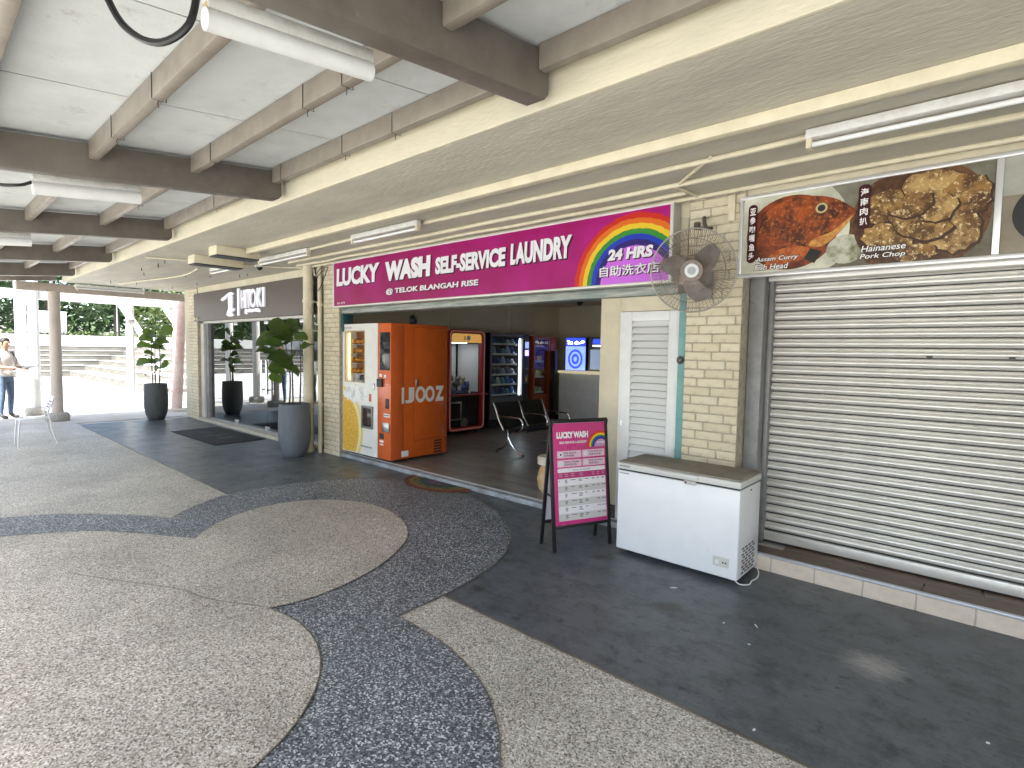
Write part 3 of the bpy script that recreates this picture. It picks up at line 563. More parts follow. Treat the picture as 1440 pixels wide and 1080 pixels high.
om=M('orange_fruit',(.6,.22,.02),.45,bump=.2,bs=200); me=G().ball((0,0,0),.038,12,8).mesh('orange',smooth=True); me.materials.append(om)
rr=random.Random(4)
for i,z in enumerate((1.36,1.52,1.66,1.8)):
    part('shelf',G().box(-7.855,-7.345,oy0+.06,oy0+.2,z-.05,z-.042),steel,OJ)
    for k in range(6): inst('orange',me,(-7.80+.079*k+rr.uniform(-.01,.01)+7.3,oy0+.12+rr.uniform(-.02,.02)-5.3,z-.06+.002),OJ)
part('juicer',G().box(-7.6,-7.38,oy0+.04,oy0+.19,1.2,1.3),black,OJ,.01)
part('display_lamp',G().box(-7.845,-7.83,oy0+.05,oy0+.065,1.22,1.93),M('warm_lamp',(1,.8,.4),emit=(1,.66,.25),es=1.2),OJ)
part('window_pane',G().box(-7.86,-7.34,oy0+.02,oy0+.026,1.2,1.95),m_pane,OJ)
of=front(oy0)
def ojp(name,a,mat,n=.001,th=.006,bev=.002): return plate(name,rect(*a),of,n,th,mat,OJ,bev=bev)
ojp('screen',(-6.94,-6.70,1.40,1.93),M('dark_screen',(.02,.025,.03),.06,col2=(.12,.2,.08),ns=9,nf=(.55,.7)))
ojp('card_reader',(-6.985,-6.86,1.16,1.275),black,th=.03); ojp('payment_icon',(-6.95,-6.89,1.30,1.345),pwh); ojp('payment_icon',(-6.84,-6.79,1.29,1.335),pwh); ojp('payment_icon',(-6.83,-6.74,1.20,1.205),pwh)
ojp('coin_slot',(-6.80,-6.72,.86,1.0),black); ojp('price_label',(-6.84,-6.70,.74,.79),pwh); ojp('note_slot',(-6.86,-6.70,.53,.66),steel,th=.02); ojp('coin_return',(-6.94,-6.84,.42,.5),dark); ojp('notice',(-6.94,-6.85,.37,.40),pwh); ojp('notice',(-6.94,-6.85,.33,.35),pwh)
lettering('lettering','-',of,-6.83,-6.71,.755,.775,M('print_grey',(.2,.2,.2)),OJ,.008)
ojp('lock',(-7.12,-7.07,1.10,1.2),steel,th=.015)
hf=[(-7.40,-7.37,.53,.86),(-7.14,-7.11,.53,.86),(-7.37,-7.14,.53,.56),(-7.37,-7.14,.83,.86)]
for a in hf: ojp('hatch_frame',a,M('hatch_grey',(.22,.22,.22),.4,.5),th=.02)
ojp('hatch',(-7.37,-7.14,.56,.83),M('hatch_dark',(.05,.03,.025),.15),th=.004)
# printed orange slice, splash
sl=M('slice_print',(.62,.33,.03),.35,col2=(.75,.5,.1),ns=22,nf=(.45,.55),stretch=(1,1,2)); rind=M('slice_rind',(.72,.55,.17),.35); pith=M('slice_pith',(.72,.68,.4),.4)
C2=(ox0+.012,-7.02,oz0+.012,1.19)
for nm,rx,rz,n,mt in(('slice_rind',.62,.66,.0012,rind),('slice_pith',.565,.61,.0018,pith),('slice_flesh',.51,.555,.0024,sl)): plate(nm,clip(ell(ox0-.05,.47,rx,rz,48),*C2),of,n,.0004,mt,OJ)
spl=[]; rg=random.Random(9)
for k in range(36):
    th=2*pi*k/36; q=1+rg.uniform(-.2,.2); spl.append((-7.58+.33*q*cos(th),1.03+.14*q*sin(th)))
plate('milk_splash_print',clip(spl,*C2),of,.0030,.0004,M('splash_print',(.74,.74,.72),.35,col2=(.5,.52,.5),ns=9,nf=(.5,.6)),OJ)
ojp('red_label',(-7.22,-7.16,.93,1.04),M('red_print',(.5,.1,.05)),th=.001); lettering('lettering','www.ijooz.com',of,-7.44,-7.14,.235,.275,M('navy_print',(.02,.06,.12)),OJ,.0035,off=.02); lettering('lettering','IJOOZ',of,-7.9,-7.68,1.99,2.015,M('navy_print',(.02,.06,.12)),OJ,.002)
os_=side(ox1)
for a in((5.215,5.222,.37,2.02),(5.222,5.83,2.012,2.02),(5.222,5.83,.37,.378),(5.822,5.83,.378,2.012)): plate('door_gap',rect(*a),os_,.0008,.003,M('gap_line',(.25,.045,.006),.6),OJ)
plate('service_door',rect(5.224,5.82,.38,2.01),os_,.0005,.008,ora,OJ,bev=.003)
plate('handle',rrect(5.24,5.28,1.16,1.27,.015),os_,.009,.02,steel,OJ,bev=.004)
for z in(1.85,1.75,.62): plate('hinge',rect(5.825,5.84,z,z+.09),os_,.001,.014,ora,OJ)
iw=M('logo_white',(.7,.68,.64),.45)
lettering('lettering','I',os_,4.985,5.03,.925,1.155,iw,OJ,.010,off=.06); lettering('lettering','J',os_,5.045,5.215,.925,1.155,iw,OJ,.010,off=.06)
for c in(5.335,5.515): part('logo_ring',(lambda gg:[gg.add([os_(c+q*cos(2*pi*i/32),1.045+q2*sin(2*pi*i/32),.0105) for (q,q2) in((.095,.118),(.05,.068)) for i in range(32)],[(i,(i+1)%32,32+(i+1)%32,32+i) for i in range(32)]),gg][1])(G()),iw,OJ)
lettering('lettering','Z',os_,5.62,5.80,.93,1.16,iw,OJ,.010,off=.06)
plate('vent_frame',rect(5.59,5.79,.14,.36),os_,.0005,.001,ora,OJ)
for k in range(5): plate('vent_slot',rect(5.61,5.77,.152+.042*k,.178+.042*k),os_,.002,.001,black,OJ)
plate('notice',rect(4.99,5.12,.16,.245),os_,.001,.001,pwh,OJ)
for x in(-7.85,-6.78):
    for y in(4.95,5.78): part('foot',G().lathe([(.03,.06),(.03,.075),(.015,.08),(.015,.135)],12,(x,y,0)),dark,OJ)
OJ.scale=(.965,.95,.985); OJ.location=(-6.785,4.925,.04)
# ------------------------------------------------ claw machine
CM=thing('claw_machine','red framed claw machine full of plush toys in the laundry','claw machine',(-7.95,7.14,.06))
red=M('red_frame',(.35,.02,.015),.3,coat=.4); cxf=side(-7.5); y0,y1,z0,z1=6.67,7.61,.13,2.04
part('cabinet',G().box(-8.32,-7.62,y0+.01,y1-.01,.12,.82).box(-8.32,-7.62,y0+.01,y1-.01,1.8,2.0).box(-8.34,-8.30,y0+.01,y1-.01,.82,1.8).box(-8.3,-7.62,y0+.01,y0+.03,.82,1.8).box(-8.3,-7.62,y1-.03,y1-.01,.82,1.8),M('claw_cabinet',(.02,.018,.02),.4),CM)
def ring(o,i,fr,n0,n1):
    k=len(o); g=G(); V=[fr(a,b_,n) for n in(n0,n1) for P in(o,i) for a,b_ in P]; F=[]
    for j in range(k):
        q=(j+1)%k; F+=[(2*k+j,2*k+q,3*k+q,3*k+j),(j,k+j,k+q,q),(j,q,2*k+q,2*k+j),(k+j,3*k+j,3*k+q,k+q)]
    return g.add(V,F)
part('door_frame',ring(rrect(y0,y1,z0,z1,.1,6),rrect(y0+.07,y1-.07,z0+.07,z1-.07,.07,6),cxf,-.10,.0),red,CM,.012)
part('door_trim',ring(rrect(y0+.022,y1-.022,z0+.022,z1-.022,.085,6),rrect(y0+.04,y1-.04,z0+.04,z1-.04,.075,6),cxf,.0005,.008),M('pink_tube',(.62,.3,.27),.3,emit=(.9,.4,.35),es=.02),CM)
plate('header_panel',rect(y0+.07,y1-.07,1.80,1.965),cxf,-.06,.02,M('amber_header',(.5,.28,.08),.3,emit=(.8,.45,.12),es=.12),CM)
lettering('lettering','JL',cxf,7.06,7.14,1.84,1.92,black,CM,-.03); plate('logo_disc',ell(7.19,1.885,.05,.05,18),cxf,-.035,.004,white,CM)
part('white_back',G().box(-8.28,-8.26,y0+.15,y1-.08,.84,1.78),M('quilted_white',(.7,.7,.7),.5,bump=.8,bs=14),CM)
part('white_back',G().box(-8.25,-7.66,y1-.034,y1-.031,.84,1.78),M('quilted_white',(.7,.7,.7)),CM)
part('pane',G().box(-7.585,-7.58,y0+.07,y1-.07,.84,1.79),m_pane,CM)
part('toy_tray',G().box(-8.28,-7.6,y0+.04,y1-.04,.82,.84),M('tray_blue',(.03,.04,.1),.6),CM)
part('inner_lamp',G().box(-8.1,-7.7,y0+.3,y1-.3,1.785,1.797),M('cool_lamp',(1,1,1),emit=(.9,.95,1),es=1.3),CM)
rr=random.Random(8)
toys=[('yellow green',(.42,.45,.08)),('white',(.65,.65,.62)),('peach',(.55,.27,.15)),('grey',(.35,.35,.36)),('white',(.6,.6,.6)),('brown',(.3,.16,.08)),('blue',(.12,.16,.35)),('cream',(.6,.52,.4))]
for i in range(9):
    n,c=toys[i%8]; x=-7.75-.17*(i%3)+rr.uniform(-.02,.02); y=y0+.17+.076*i; z=.92+.10*(i%2)
    if i==8: y=y0+.3; z=1.12; n,c=toys[0]
    g=G().ball((x,y,z),(.085,.085,.075),12,8).ball((x+.05,y,z+.075),.055,10,8).ball((x+.04,y-.045,z+.12),.02,8,6).ball((x+.04,y+.045,z+.12),.02,8,6)
    solo('plush_toy',g,M('plush_'+n.replace(' ','_'),c,.9,bump=.5,bs=150),'%s plush toy inside the red claw machine'%n if n not in('white','yellow green') else ('white plush toy %s of the claw machine pile'%('at the left' if i==1 else 'in the middle') if n=='white' else 'yellow green plush toy %s in the claw machine'%('on top of the pile' if i==8 else 'at the left bottom')),'toy',(x,y,z),'plush toys in the claw machine',smooth=True)
part('control_shelf',G().box(-7.6,-7.42,y0+.02,y1+.02,.80,.825),red,CM,.006); part('joystick',G().tube([(-7.5,7.2,.825),(-7.5,7.2,.87)],.012,10).ball((-7.5,7.2,.88),.025,10,6),white,CM)
plate('prize_door_frame',rect(6.77,7.07,.33,.68),cxf,-.11,.03,steel,CM,bev=.005); plate('prize_door',rect(6.80,7.04,.36,.65),cxf,-.078,.004,M('prize_dark',(.04,.02,.02),.15),CM)
plate('coin_panel',rect(7.28,7.40,.5,.72),cxf,-.11,.02,black,CM); plate('emblem',ell(7.16,.27,.09,.09,20),cxf,-.11,.02,M('emblem_grey',(.2,.17,.17),.4),CM)
for y in(y0+.1,y1-.1): part('caster',G().tube([(-7.6,y-.02,.09),(-7.6,y+.02,.09)],.03,12),dark,CM)
# ------------------------------------------------ snack machine and can machine
def vending(lab,y0,y1,z1,body,x=-7.65,shelves=6,prod=(),lit=True,panelw=.2,name='snack_machine',seed=1):
    t=thing(name,lab,'vending machine',(x-.4,(y0+y1)/2,.06)); f=side(x); yp=y1-panelw
    part('cabinet',G().box(x-.72,x-.64,y0,y1,.1,z1).box(x-.64,x-.02,y0,y0+.05,.1,z1).box(x-.64,x-.02,yp-.03,y1,.1,z1).box(x-.64,x-.02,y0+.05,yp-.03,z1-.08,z1).box(x-.64,x-.02,y0+.05,yp-.03,.1,.66),body,t)
    part('door_frame',ring(rect(y0+.005,yp+.0,.25,z1-.01),rect(y0+.045,yp-.05,.70,z1-.07),f,-.018,.004),M('vend_trim',(.16,.16,.17),.35,.6) if lit else body,t)
    part('pane',G().box(x-.012,x-.008,y0+.045,yp-.05,.7,z1-.07),m_pane,t)
    rg=random.Random(seed); ya,yb=y0+.07,yp-.16
    for k in range(shelves):
        z=.74+k*(z1-.95)/(shelves-1)*.98
        sh=part('shelf',G().box(x-.5,x-.05,ya,yb,z,z+.012).box(x-.05,x-.04,ya,yb,z-.012,z+.026),M('shelf_white',(.6,.6,.6),.4),t)
        n=6
        for q in range(n):
            yy=ya+.035+(yb-ya-.07)*q/(n-1); c=prod[rg.randrange(len(prod))]; hh=rg.uniform(.1,.16)
            if lit: gg=G().add([(x-.10,yy-.04,z+.014),(x-.10,yy+.04,z+.014),(x-.085,yy,z+.014+hh*.5),(x-.16,yy-.04,z+.014+hh),(x-.16,yy+.04,z+.014+hh),(x-.2,yy-.04,z+.014),(x-.2,yy+.04,z+.014),(x-.125,yy,z+.014+hh*.55)],[(0,1,2),(0,2,3),(1,4,2),(2,4,3),(3,4,6,5),(0,3,5),(1,6,4)])
            else: gg=G().lathe([(.026,z+.014),(.03,z+.02),(.03,z+.014+hh*.8),(.022,z+.02+hh*.8)],10,(x-.12,yy,0))
            part('product',gg,c,sh)
    if lit: part('lamp_strip',G().box(x-.04,x-.02,yp-.10,yp-.075,.72,z1-.1),M('strip_lamp_%d'%lit,(.9,.95,1),emit=(.85,.95,1),es=3.0 if lit else .3),t)
    plate('control_panel',rrect(yp+.03,y1-.03,.95,z1-.04,.02),f,-.018,.03,M('panel_grey',(.12,.12,.13),.35,.4) if lit else body,t,bev=.004)
    if lit:
        for a,m in(((.04,.16,1.72,1.86),M('panel_screen',(.1,.1,.2),.2,emit=(.2,.25,.5),es=.4)),((.04,.16,1.56,1.68),M('blue_screen',(.1,.1,.4),.2,emit=(.25,.2,1),es=1.0)),((.05,.15,1.3,1.52),black),((.05,.15,1.16,1.26),black),((.06,.12,1.0,1.1),M('yellow_tag',(.6,.5,.1),.4))): plate('keypad',rect(yp+a[0],yp+a[1],a[2],a[3]),f,.013,.004,m,t)
    return t
blk=M('machine_black',(.012,.012,.014),.35)
vending('black snack vending machine with bright lamp strip and packets',7.91,9.13,2.02,blk,prod=[M('packet_'+n,c,.35) for n,c in(('blue',(.05,.12,.35)),('teal',(.1,.3,.4)),('white',(.6,.6,.6)),('navy',(.03,.05,.2)),('pale_blue',(.3,.42,.6)))])
vending('dark orange drinks vending machine beyond the black one',9.28,10.14,2.0,M('machine_orange',(.28,.055,.015),.4),shelves=4,prod=[M('can_'+n,c,.3,.3) for n,c in(('green',(.1,.35,.1)),('white',(.6,.6,.55)),('red',(.5,.05,.04)),('gold',(.5,.35,.1)))],lit=False,panelw=.28,name='drinks_machine',seed=3)
# ------------------------------------------------ bench
BN=thing('waiting_bench','black perforated steel two seat bench on the laundry floor','bench',(-5.6,6.2,.06)); bk=M('bench_black',(.02,.022,.024),.35,.3,bump=.3,bs=90)
for i in(0,1):
    ya=.05+.60*i; yb=ya+.54
    seat=smoothpoly([(.34,0,.37),(.30,0,.40),(.1,0,.38),(-.12,0,.36)],4); back=smoothpoly([(-.14,0,.38),(-.2,0,.5),(-.27,0,.66),(-.33,0,.76)],4)
    for nm,P in(('seat',seat),('backrest',back)):
        g=G(); n=len(P); V=[(p.x,y,p.z+o) for o in(0,.014) for y in(ya,yb) for p in P]; F=[]
        for j in range(n-1): F+=[(j,j+1,n+j+1,n+j),(2*n+j,3*n+j,3*n+j+1,2*n+j+1),(j,2*n+j,2*n+j+1,j+1),(n+j,n+j+1,3*n+j+1,3*n+j)]
        F+=[(0,n,3*n,2*n),(n-1,3*n-1,4*n-1,2*n-1)]
        part(nm,g.add(V,F),bk,BN,local=True)
for y in(0.02,1.22):
    part('leg',G().tube(smoothpoly([(.3,y,.025),(.17,y,.07),(.06,y,.17),(.0,y,.27)],4),.019,8).tube(smoothpoly([(-.24,y,.025),(-.12,y,.08),(-.03,y,.17),(.0,y,.27)],4),.019,8).tube([(0,y,.26),(0,y,.36)],.022,8),chrome,BN,smooth=True,local=True)
    for x in(.3,-.24): part('foot',G().lathe([(.022,0),(.022,.015),(.012,.03)],10,(x,y,0)),dark,BN,local=True)
for y in(.02,.62,1.22): part('armrest',G().tube(smoothpoly([(0.02,y,.35),(.2,y,.36),(.29,y,.45),(.25,y,.56),(.1,y,.575),(-.21,y,.57)],4),.014,8).tube(smoothpoly([(-.1,y,.36),(-.2,y,.5),(-.27,y,.66),(-.33,y,.765)],3),.013,8),chrome,BN,smooth=True,local=True)
part('beam',G().box(-.03,.03,.0,1.24,.325,.36),dark,BN,local=True)
# ------------------------------------------------ counter and lit machines at the rear
CT=thing('white_counter','tall white panelled cabinet at the rear of the laundry','cabinet',(-6.3,10.2,.06))
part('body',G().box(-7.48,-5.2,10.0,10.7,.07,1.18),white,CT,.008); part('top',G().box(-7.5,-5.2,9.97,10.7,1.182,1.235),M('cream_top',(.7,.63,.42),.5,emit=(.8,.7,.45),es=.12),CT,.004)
for a,b_ in((-7.28,-6.55),(-6.4,-5.7)): part('inset_panel',ring(rect(a,b_,.3,1.05),rect(a+.03,b_-.03,.33,1.02),front(9.999),.0,.008),white,CT)
BD=thing('blue_display','blue lit display with white lettering on the rear cabinet','display',(-7.18,10.3,1.235)); bf=front(10.2)
blu=M('blue_glow',(.1,.14,.5),.3,col2=(.3,.35,.7),ns=5,emit=(.16,.24,.9),es=.5); nav=M('navy_glow',(.02,.03,.2),.3,emit=(.03,.06,.5),es=.4)
part('case',G().box(-7.46,-6.90,10.205,10.5,1.24,1.99),blk,BD); plate('screen',rect(-7.45,-6.91,1.25,1.79),bf,0,.004,blu,BD); plate('header',rect(-7.45,-6.91,1.80,1.98),bf,0,.004,nav,BD)
lettering('lettering','Tat',bf,-7.42,-7.26,1.83,1.92,M('glow_white',(.9,.9,1),emit=(.8,.85,1),es=1.2),BD,.006,off=.03); plate('script_mark',xy(smoothpoly([(-7.22,1.86),(-7.15,1.91),(-7.08,1.87),(-7.0,1.92),(-6.94,1.9),(-6.95,1.87),(-7.03,1.85),(-7.1,1.84),(-7.2,1.84)],4,True)),bf,.005,.002,M('glow_white',(.9,.9,1)),BD)
part('emblem',ring(ell(-7.18,1.5,.2,.22,28),ell(-7.18,1.5,.15,.17,28),bf,.0045,.007),nav,BD); part('emblem',ring(ell(-7.18,1.5,.1,.12,24),ell(-7.18,1.5,.05,.06,24),bf,.0045,.007),nav,BD)
FR=thing('glass_fridge','small glass fronted machine with pale lit window on cabinet','fridge',(-6.6,10.3,1.235))
part('case',G().box(-6.84,-6.2,10.205,10.6,1.24,2.0),M('fridge_grey',(.16,.17,.17),.4),FR,.01); plate('window',rect(-6.78,-6.3,1.28,1.72),front(10.203),0,.006,M('pale_window',(.25,.3,.38),.15,emit=(.3,.38,.55),es=.15),FR); plate('display',rect(-6.72,-6.3,1.84,1.95),front(10.203),0,.006,nav,FR); plate('lamp',rect(-6.72,-6.3,1.79,1.815),front(10.203),0,.006,M('cool_lamp',(1,1,1)),FR)
solo('slim_cabinet',G().box(-7.62,-7.5,9.86,9.95,.07,1.68),blk,'tall slim black cabinet beside the white panelled cabinet','cabinet',(-7.55,9.9,.06),bev=.01)
solo('room_camera',G().ball((-6.95,10.0,2.735),.06,10,6).box(-7.0,-6.9,9.95,10.05,2.73,2.78),black,'small dark camera on the laundry ceiling at the rear','camera',(-6.95,10,2.75))
BP=thing('tabletop_plant','dark spiky plant standing on top of juice machine','plant',(-7.05,5.5,2.06)); rr=random.Random(6)
part('pot',G().lathe([(.05,0),(.06,.02),(.065,.07)],14),black,BP,local=True)
lfm=M('dark_leaf',(.02,.035,.012),.5)
for i in range(26):
    a=rr.uniform(0,6.28); e=rr.uniform(.3,1.3); l=rr.uniform(.07,.14); d=Vector((cos(a)*cos(e),sin(a)*cos(e),sin(e))); s=Vector((-sin(a),cos(a),0))*.01; p=Vector((0,0,.06))
    part('leaf',G().add([p-s,p+s,p+d*l*.6+s*1.6,p+d*l,p+d*l*.6-s*1.6],[(0,1,2,3,4)]),lfm,BP,local=True)
CS=thing('ceramic_stool','cream and ochre ceramic pot standing behind the menu board','pot',(-3.72,4.85,.06))
part('body',G().lathe([(.09,0),(.13,.05),(.15,.16),(.13,.26),(.10,.32)],24),M('ochre_glaze',(.55,.33,.14),.3,col2=(.68,.58,.42),ns=5),CS,smooth=True,local=True); part('rim',G().lathe([(.10,.32),(.145,.33),(.15,.40),(.13,.42),(.11,.40)],24),M('cream_glaze',(.7,.64,.52),.3),CS,smooth=True,local=True)
# rainbow doormat
RM=thing('rainbow_doormat','half round faded rainbow doormat at the laundry kerb','doormat',(-5.08,4.41,.008))
mc=[('rust',(.18,.06,.03)),('ochre',(.26,.14,.04)),('olive',(.13,.13,.05)),('green',(.06,.09,.06)),('slate',(.09,.09,.12)),('mauve',(.16,.1,.12))]
for i,(n,c) in enumerate(mc):
    ra=.44-.06*i; rb=ra-.058 if i<5 else 0; N=30; mf=frame((0,0,0),(1,0,0),(0,1,0))
    o=[(1.22*ra*cos(pi+pi*k/N),ra*.9*sin(pi+pi*k/N)) for k in range(N+1)]; p=[(1.22*rb*cos(pi+pi*k/N),rb*.9*sin(pi+pi*k/N)) for k in range(N+1)][::-1]
    part('band',G().prism(o+p,mf,.0,.012+.0015*(i%2)),M('mat_'+n,c,.95,col2=tuple(q*.55 for q in c),ns=18,bump=1,bs=160),RM,local=True)
# ------------------------------------------------ HITOKI shopfront
SF=thing('glass_shopfront','mirror like glass shopfront with double doors under dark fascia','shopfront',(-10.8,4.55,0))
fm=M('pale_frame',(.62,.6,.55),.45,col2=(.55,.53,.48),ns=6); gy=4.56
for a in((-13.29,-13.0,.03,2.19),): part('jamb',G().box(-13.295,-13.12,4.46,4.62,.03,2.19),fm,SF,.005); part('jamb',G().box(-13.115,-12.95,4.50,4.62,.03,2.19),gpost,SF,.005)
part('head',G().box(-13.29,-8.25,4.46,4.62,2.145,2.19),fm,SF,.004); part('sill',G().box(-13.29,-8.25,4.36,4.62,.003,.06),M('sill_stone',(.5,.46,.38),.5,col2=(.42,.38,.31),ns=6),SF,.006)
part('sill_rail',G().box(-12.95,-8.3,4.53,4.585,.061,.085),steel,SF)
XP=[-12.95,-11.62,-10.22,-8.85,-8.27]
for i in range(4): part('glass_pane',G().box(XP[i]+.004,XP[i+1]-.004,gy,gy+.01,.09,2.144),m_glass,SF)
for i in(1,2,3):
    part('patch_fitting',G().box(XP[i]-.08,XP[i]+.08,gy-.012,gy+.022,.087,.15),steel,SF,.003); part('patch_fitting',G().box(XP[i]-.08,XP[i]+.08,gy-.012,gy+.022,2.08,2.143),steel,SF,.003)
for x in(-10.32,-10.12): part('door_handle',G().tube([(x,gy-.06,.75),(x,gy-.06,1.4)],.015,10).tube([(x,gy-.06,.85),(x,gy,.85)],.01,8).tube([(x,gy-.06,1.3),(x,gy,1.3)],.01,8),chrome,SF,smooth=True)
SR=thing('dark_shop_room','dim grey room behind the glass shopfront','room',(-11,7,0))
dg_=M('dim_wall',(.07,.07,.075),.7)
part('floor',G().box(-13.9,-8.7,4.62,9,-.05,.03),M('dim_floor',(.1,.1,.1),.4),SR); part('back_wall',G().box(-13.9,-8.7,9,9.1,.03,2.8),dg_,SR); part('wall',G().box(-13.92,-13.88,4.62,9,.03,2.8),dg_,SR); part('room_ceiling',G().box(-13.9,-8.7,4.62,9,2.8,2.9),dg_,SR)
HS=thing('shop_sign','dark brown fascia sign with white lettering over the glass shopfront','sign',(-10.8,4.4,2.2)); hf_=front(4.385)
part('panel',G().box(-13.45,-8.25,4.387,4.455,2.19,2.80),M('brown_fascia',(.105,.088,.078),.5,col2=(.125,.105,.092),ns=30,stretch=(8,1,.5)),HS,.004)
hw=M('sign_letter_white',(.8,.8,.85),.35,emit=(.85,.85,1),es=.06)
def hl(name,P): part(name,G().prism(P,hf_,.0,.03),hw,HS,.004)
hl('logo_bar',rect(-11.03,-10.95,2.245,2.765))
hl('logo_stroke',xy(smoothpoly([(-11.83,2.60),(-11.62,2.66),(-11.40,2.715),(-11.25,2.70),(-11.24,2.66),(-11.45,2.66),(-11.6,2.60),(-11.75,2.56)],3,True)))
hl('logo_stem',xy(smoothpoly([(-11.47,2.64),(-11.28,2.64),(-11.28,2.42),(-11.27,2.33),(-11.40,2.32),(-11.54,2.30),(-11.46,2.42)],4,True)))
hl('logo_curl',xy(smoothpoly([(-11.56,2.29),(-11.4,2.315),(-11.3,2.36),(-11.19,2.40),(-11.2,2.35),(-11.32,2.31),(-11.22,2.285),(-11.24,2.25),(-11.38,2.24),(-11.5,2.255)],4,True)))
for s,x0,x1 in(('H',-10.86,-10.70),('I',-10.67,-10.635),('T',-10.61,-10.45),('O',-10.47,-10.20),('K',-10.16,-9.97),('I',-9.93,-9.86)): lettering('lettering',s,hf_,x0,x1,2.375,2.72,hw,HS,.0,th=.03,off=.012)
hl('tagline_script',xy(smoothpoly([(-10.70,2.30),(-10.66,2.36),(-10.55,2.34),(-10.5,2.36),(-10.3,2.35),(-10.15,2.36),(-10.05,2.33),(-10.03,2.28),(-10.15,2.29),(-10.3,2.30),(-10.45,2.29),(-10.55,2.3),(-10.6,2.26),(-10.67,2.27)],3,True)))
solo('unit_number',G().ball((-13.36,4.37,2.25),(.05,.012,.03),10,6).ball((-13.22,4.37,2.255),(.05,.012,.03),10,6),cream,'pale unit number blobs at the dark sign lower left corner','number',(-13.3,4.38,2.25))
# downpipes
for x,y,r,lab in((-8.10,4.27,.078,'thick cream downpipe between dark sign and brick pier'),(-7.915,4.36,.032,'thin cream pipe beside the thick downpipe')):
    dp=thing('downpipe',lab,'pipe',(x,y,0)); part('pipe',G().tube([(x,y,.003),(x,y,2.93)],r,20),trunk,dp,smooth=True)
    for z in(.02,.75,1.9,2.35) if r>.05 else(.74,2.3):
        part('collar',G().tube([(x,y,z),(x,y,z+.05)],r+.009,20),trunk,dp,smooth=True)
        if z>.3: part('bracket',G().box(x-r-.015,x+r+.015,y-.01,4.45,z+.01,z+.03),trunk,dp)
pc=G()
rr=random.Random(12)
for i,(x,z) in enumerate(((-7.95,2.75),(-7.86,2.6),(-7.9,2.85))): solo('loose_cable',G().tube(smoothpoly([(x-.12,4.33,2.9),(x-.06,4.3,z),(x+.02,4.28,z-.08),(x+.1,4.3,z),(x+.2,4.36,2.88)],4),.006,6),dark,['looped dark cable hanging by the downpipe top','lowest looped dark cable at the brick pier top','short looped dark cable under the ceiling by brick pier'][i],'cable',(x,4.3,2.9),smooth=True)
tp=thing('wall_tap','small brass tap low on the downpipe','tap',(-8.0,4.2,.25)); part('spout',G().tube(smoothpoly([(-8.04,4.24,.27),(-7.99,4.16,.275),(-7.97,4.13,.24)],4),.012,8),M('old_brass',(.4,.33,.2),.4,.7),tp); part('handle',G().box(-8.02,-7.96,4.155,4.175,.295,.305),steel,tp)
# doormats
DM=thing('black_doormat','black ribbed doormat with grey pattern before the glass shop','doormat',(-10.7,3.85,.004))
mp=[(-11.8,3.38),(-9.53,3.42),(-9.92,4.32),(-11.68,4.26)]; mp=[(-11.72,3.38),(-9.62,3.42),(-9.7,4.3),(-11.8,4.26)]
part('base',G().prism(mp,flat,.004,.014),rubber,DM,.003)
part('pattern',G().prism(ell(-11.1,3.8,.2,.12,20),flat,.0145,.0155).prism(ell(-10.3,3.85,.12,.16,20),flat,.0145,.0155).prism(rect(-10.8,-10.62,3.6,4.05),flat,.0145,.0155).prism(rect(-10.62,-10.5,3.78,3.86),flat,.0145,.0155),M('mat_grey',(.05,.05,.05),.8),DM)
# ------------------------------------------------ fan
FN=thing('wall_fan','rusty round wall fan with wire cage on the brick pier','fan',(-1.76,4.0,2.28))
ax=Vector((.32,-.93,-.13)).normalized(); fu=Vector((0,0,1)).cross(ax).normalized(); fv=ax.cross(fu)
ff=lambda a,b_,n=0: Vector((-1.76,4.0,2.28))+fu*a+fv*b_+ax*n
cage=M('rusty_wire',(.27,.235,.2),.5,.2,col2=(.13,.07,.05),ns=12); RF=.31
g=G()
for k in range(130):
    th=2*pi*k/130; g.tube([ff(q*cos(th+tw),q*sin(th+tw),n) for q,n,tw in((.085,.085,0),(.15,.088,.10),(.23,.07,.24),(.272,.03,.33),(RF,0,.35))],.0016,3,False)
part('front_cage',g,cage,FN)
for r_,n,w_ in((RF,0,.0065),(.232,.07,.003),(.08,.085,.004)): part('cage_ring',G().tube([ff(r_*cos(2*pi*k/48),r_*sin(2*pi*k/48),n) for k in range(49)],w_,6),M('cage_rim',(.4,.38,.34),.45,.4) if r_==RF else cage,FN)
g=G()
for k in range(64):
    th=2*pi*k/64; g.tube([ff(q*cos(th),q*sin(th),n) for q,n in((.07,-.09),(.2,-.085),(.27,-.04),(RF,0))],.0016,3,False)
part('rear_cage',g,cage,FN)
part('hub',G().tube([ff(0,0,.078),ff(0,0,.097)],.078,24),M('hub_grey',(.15,.12,.1),.5,col2=(.25,.2,.17),ns=20),FN); part('hub_badge',G().tube([ff(0,0,.097),ff(0,0,.105)],.05,24),M('badge_silver',(.42,.43,.43),.35,.3),FN); part('hub_badge',G().tube([ff(0,0,.105),ff(0,0,.108)],.03,24),M('badge_grey',(.28,.29,.3),.4),FN)
bl=M('fan_blade',(.2,.19,.175),.5,col2=(.14,.13,.12),ns=9)
for k in range(3):
    th=2*pi*k/3+.55; g=G(); V=[]
    for i in range(9):
        q=.03+.21*i/8; wd_=.05+.11*sin(pi*min(1,i/8*.85+.1)); 
        for s in(-1,1): a=th+s*wd_/max(q,.1)*.55+.25*i/8; V.append(ff(q*cos(a),q*sin(a),.01+s*.022))
    g.add(V,[(2*i,2*i+1,2*i+3,2*i+2) for i in range(8)]); part('blade',g,bl,FN,smooth=True)
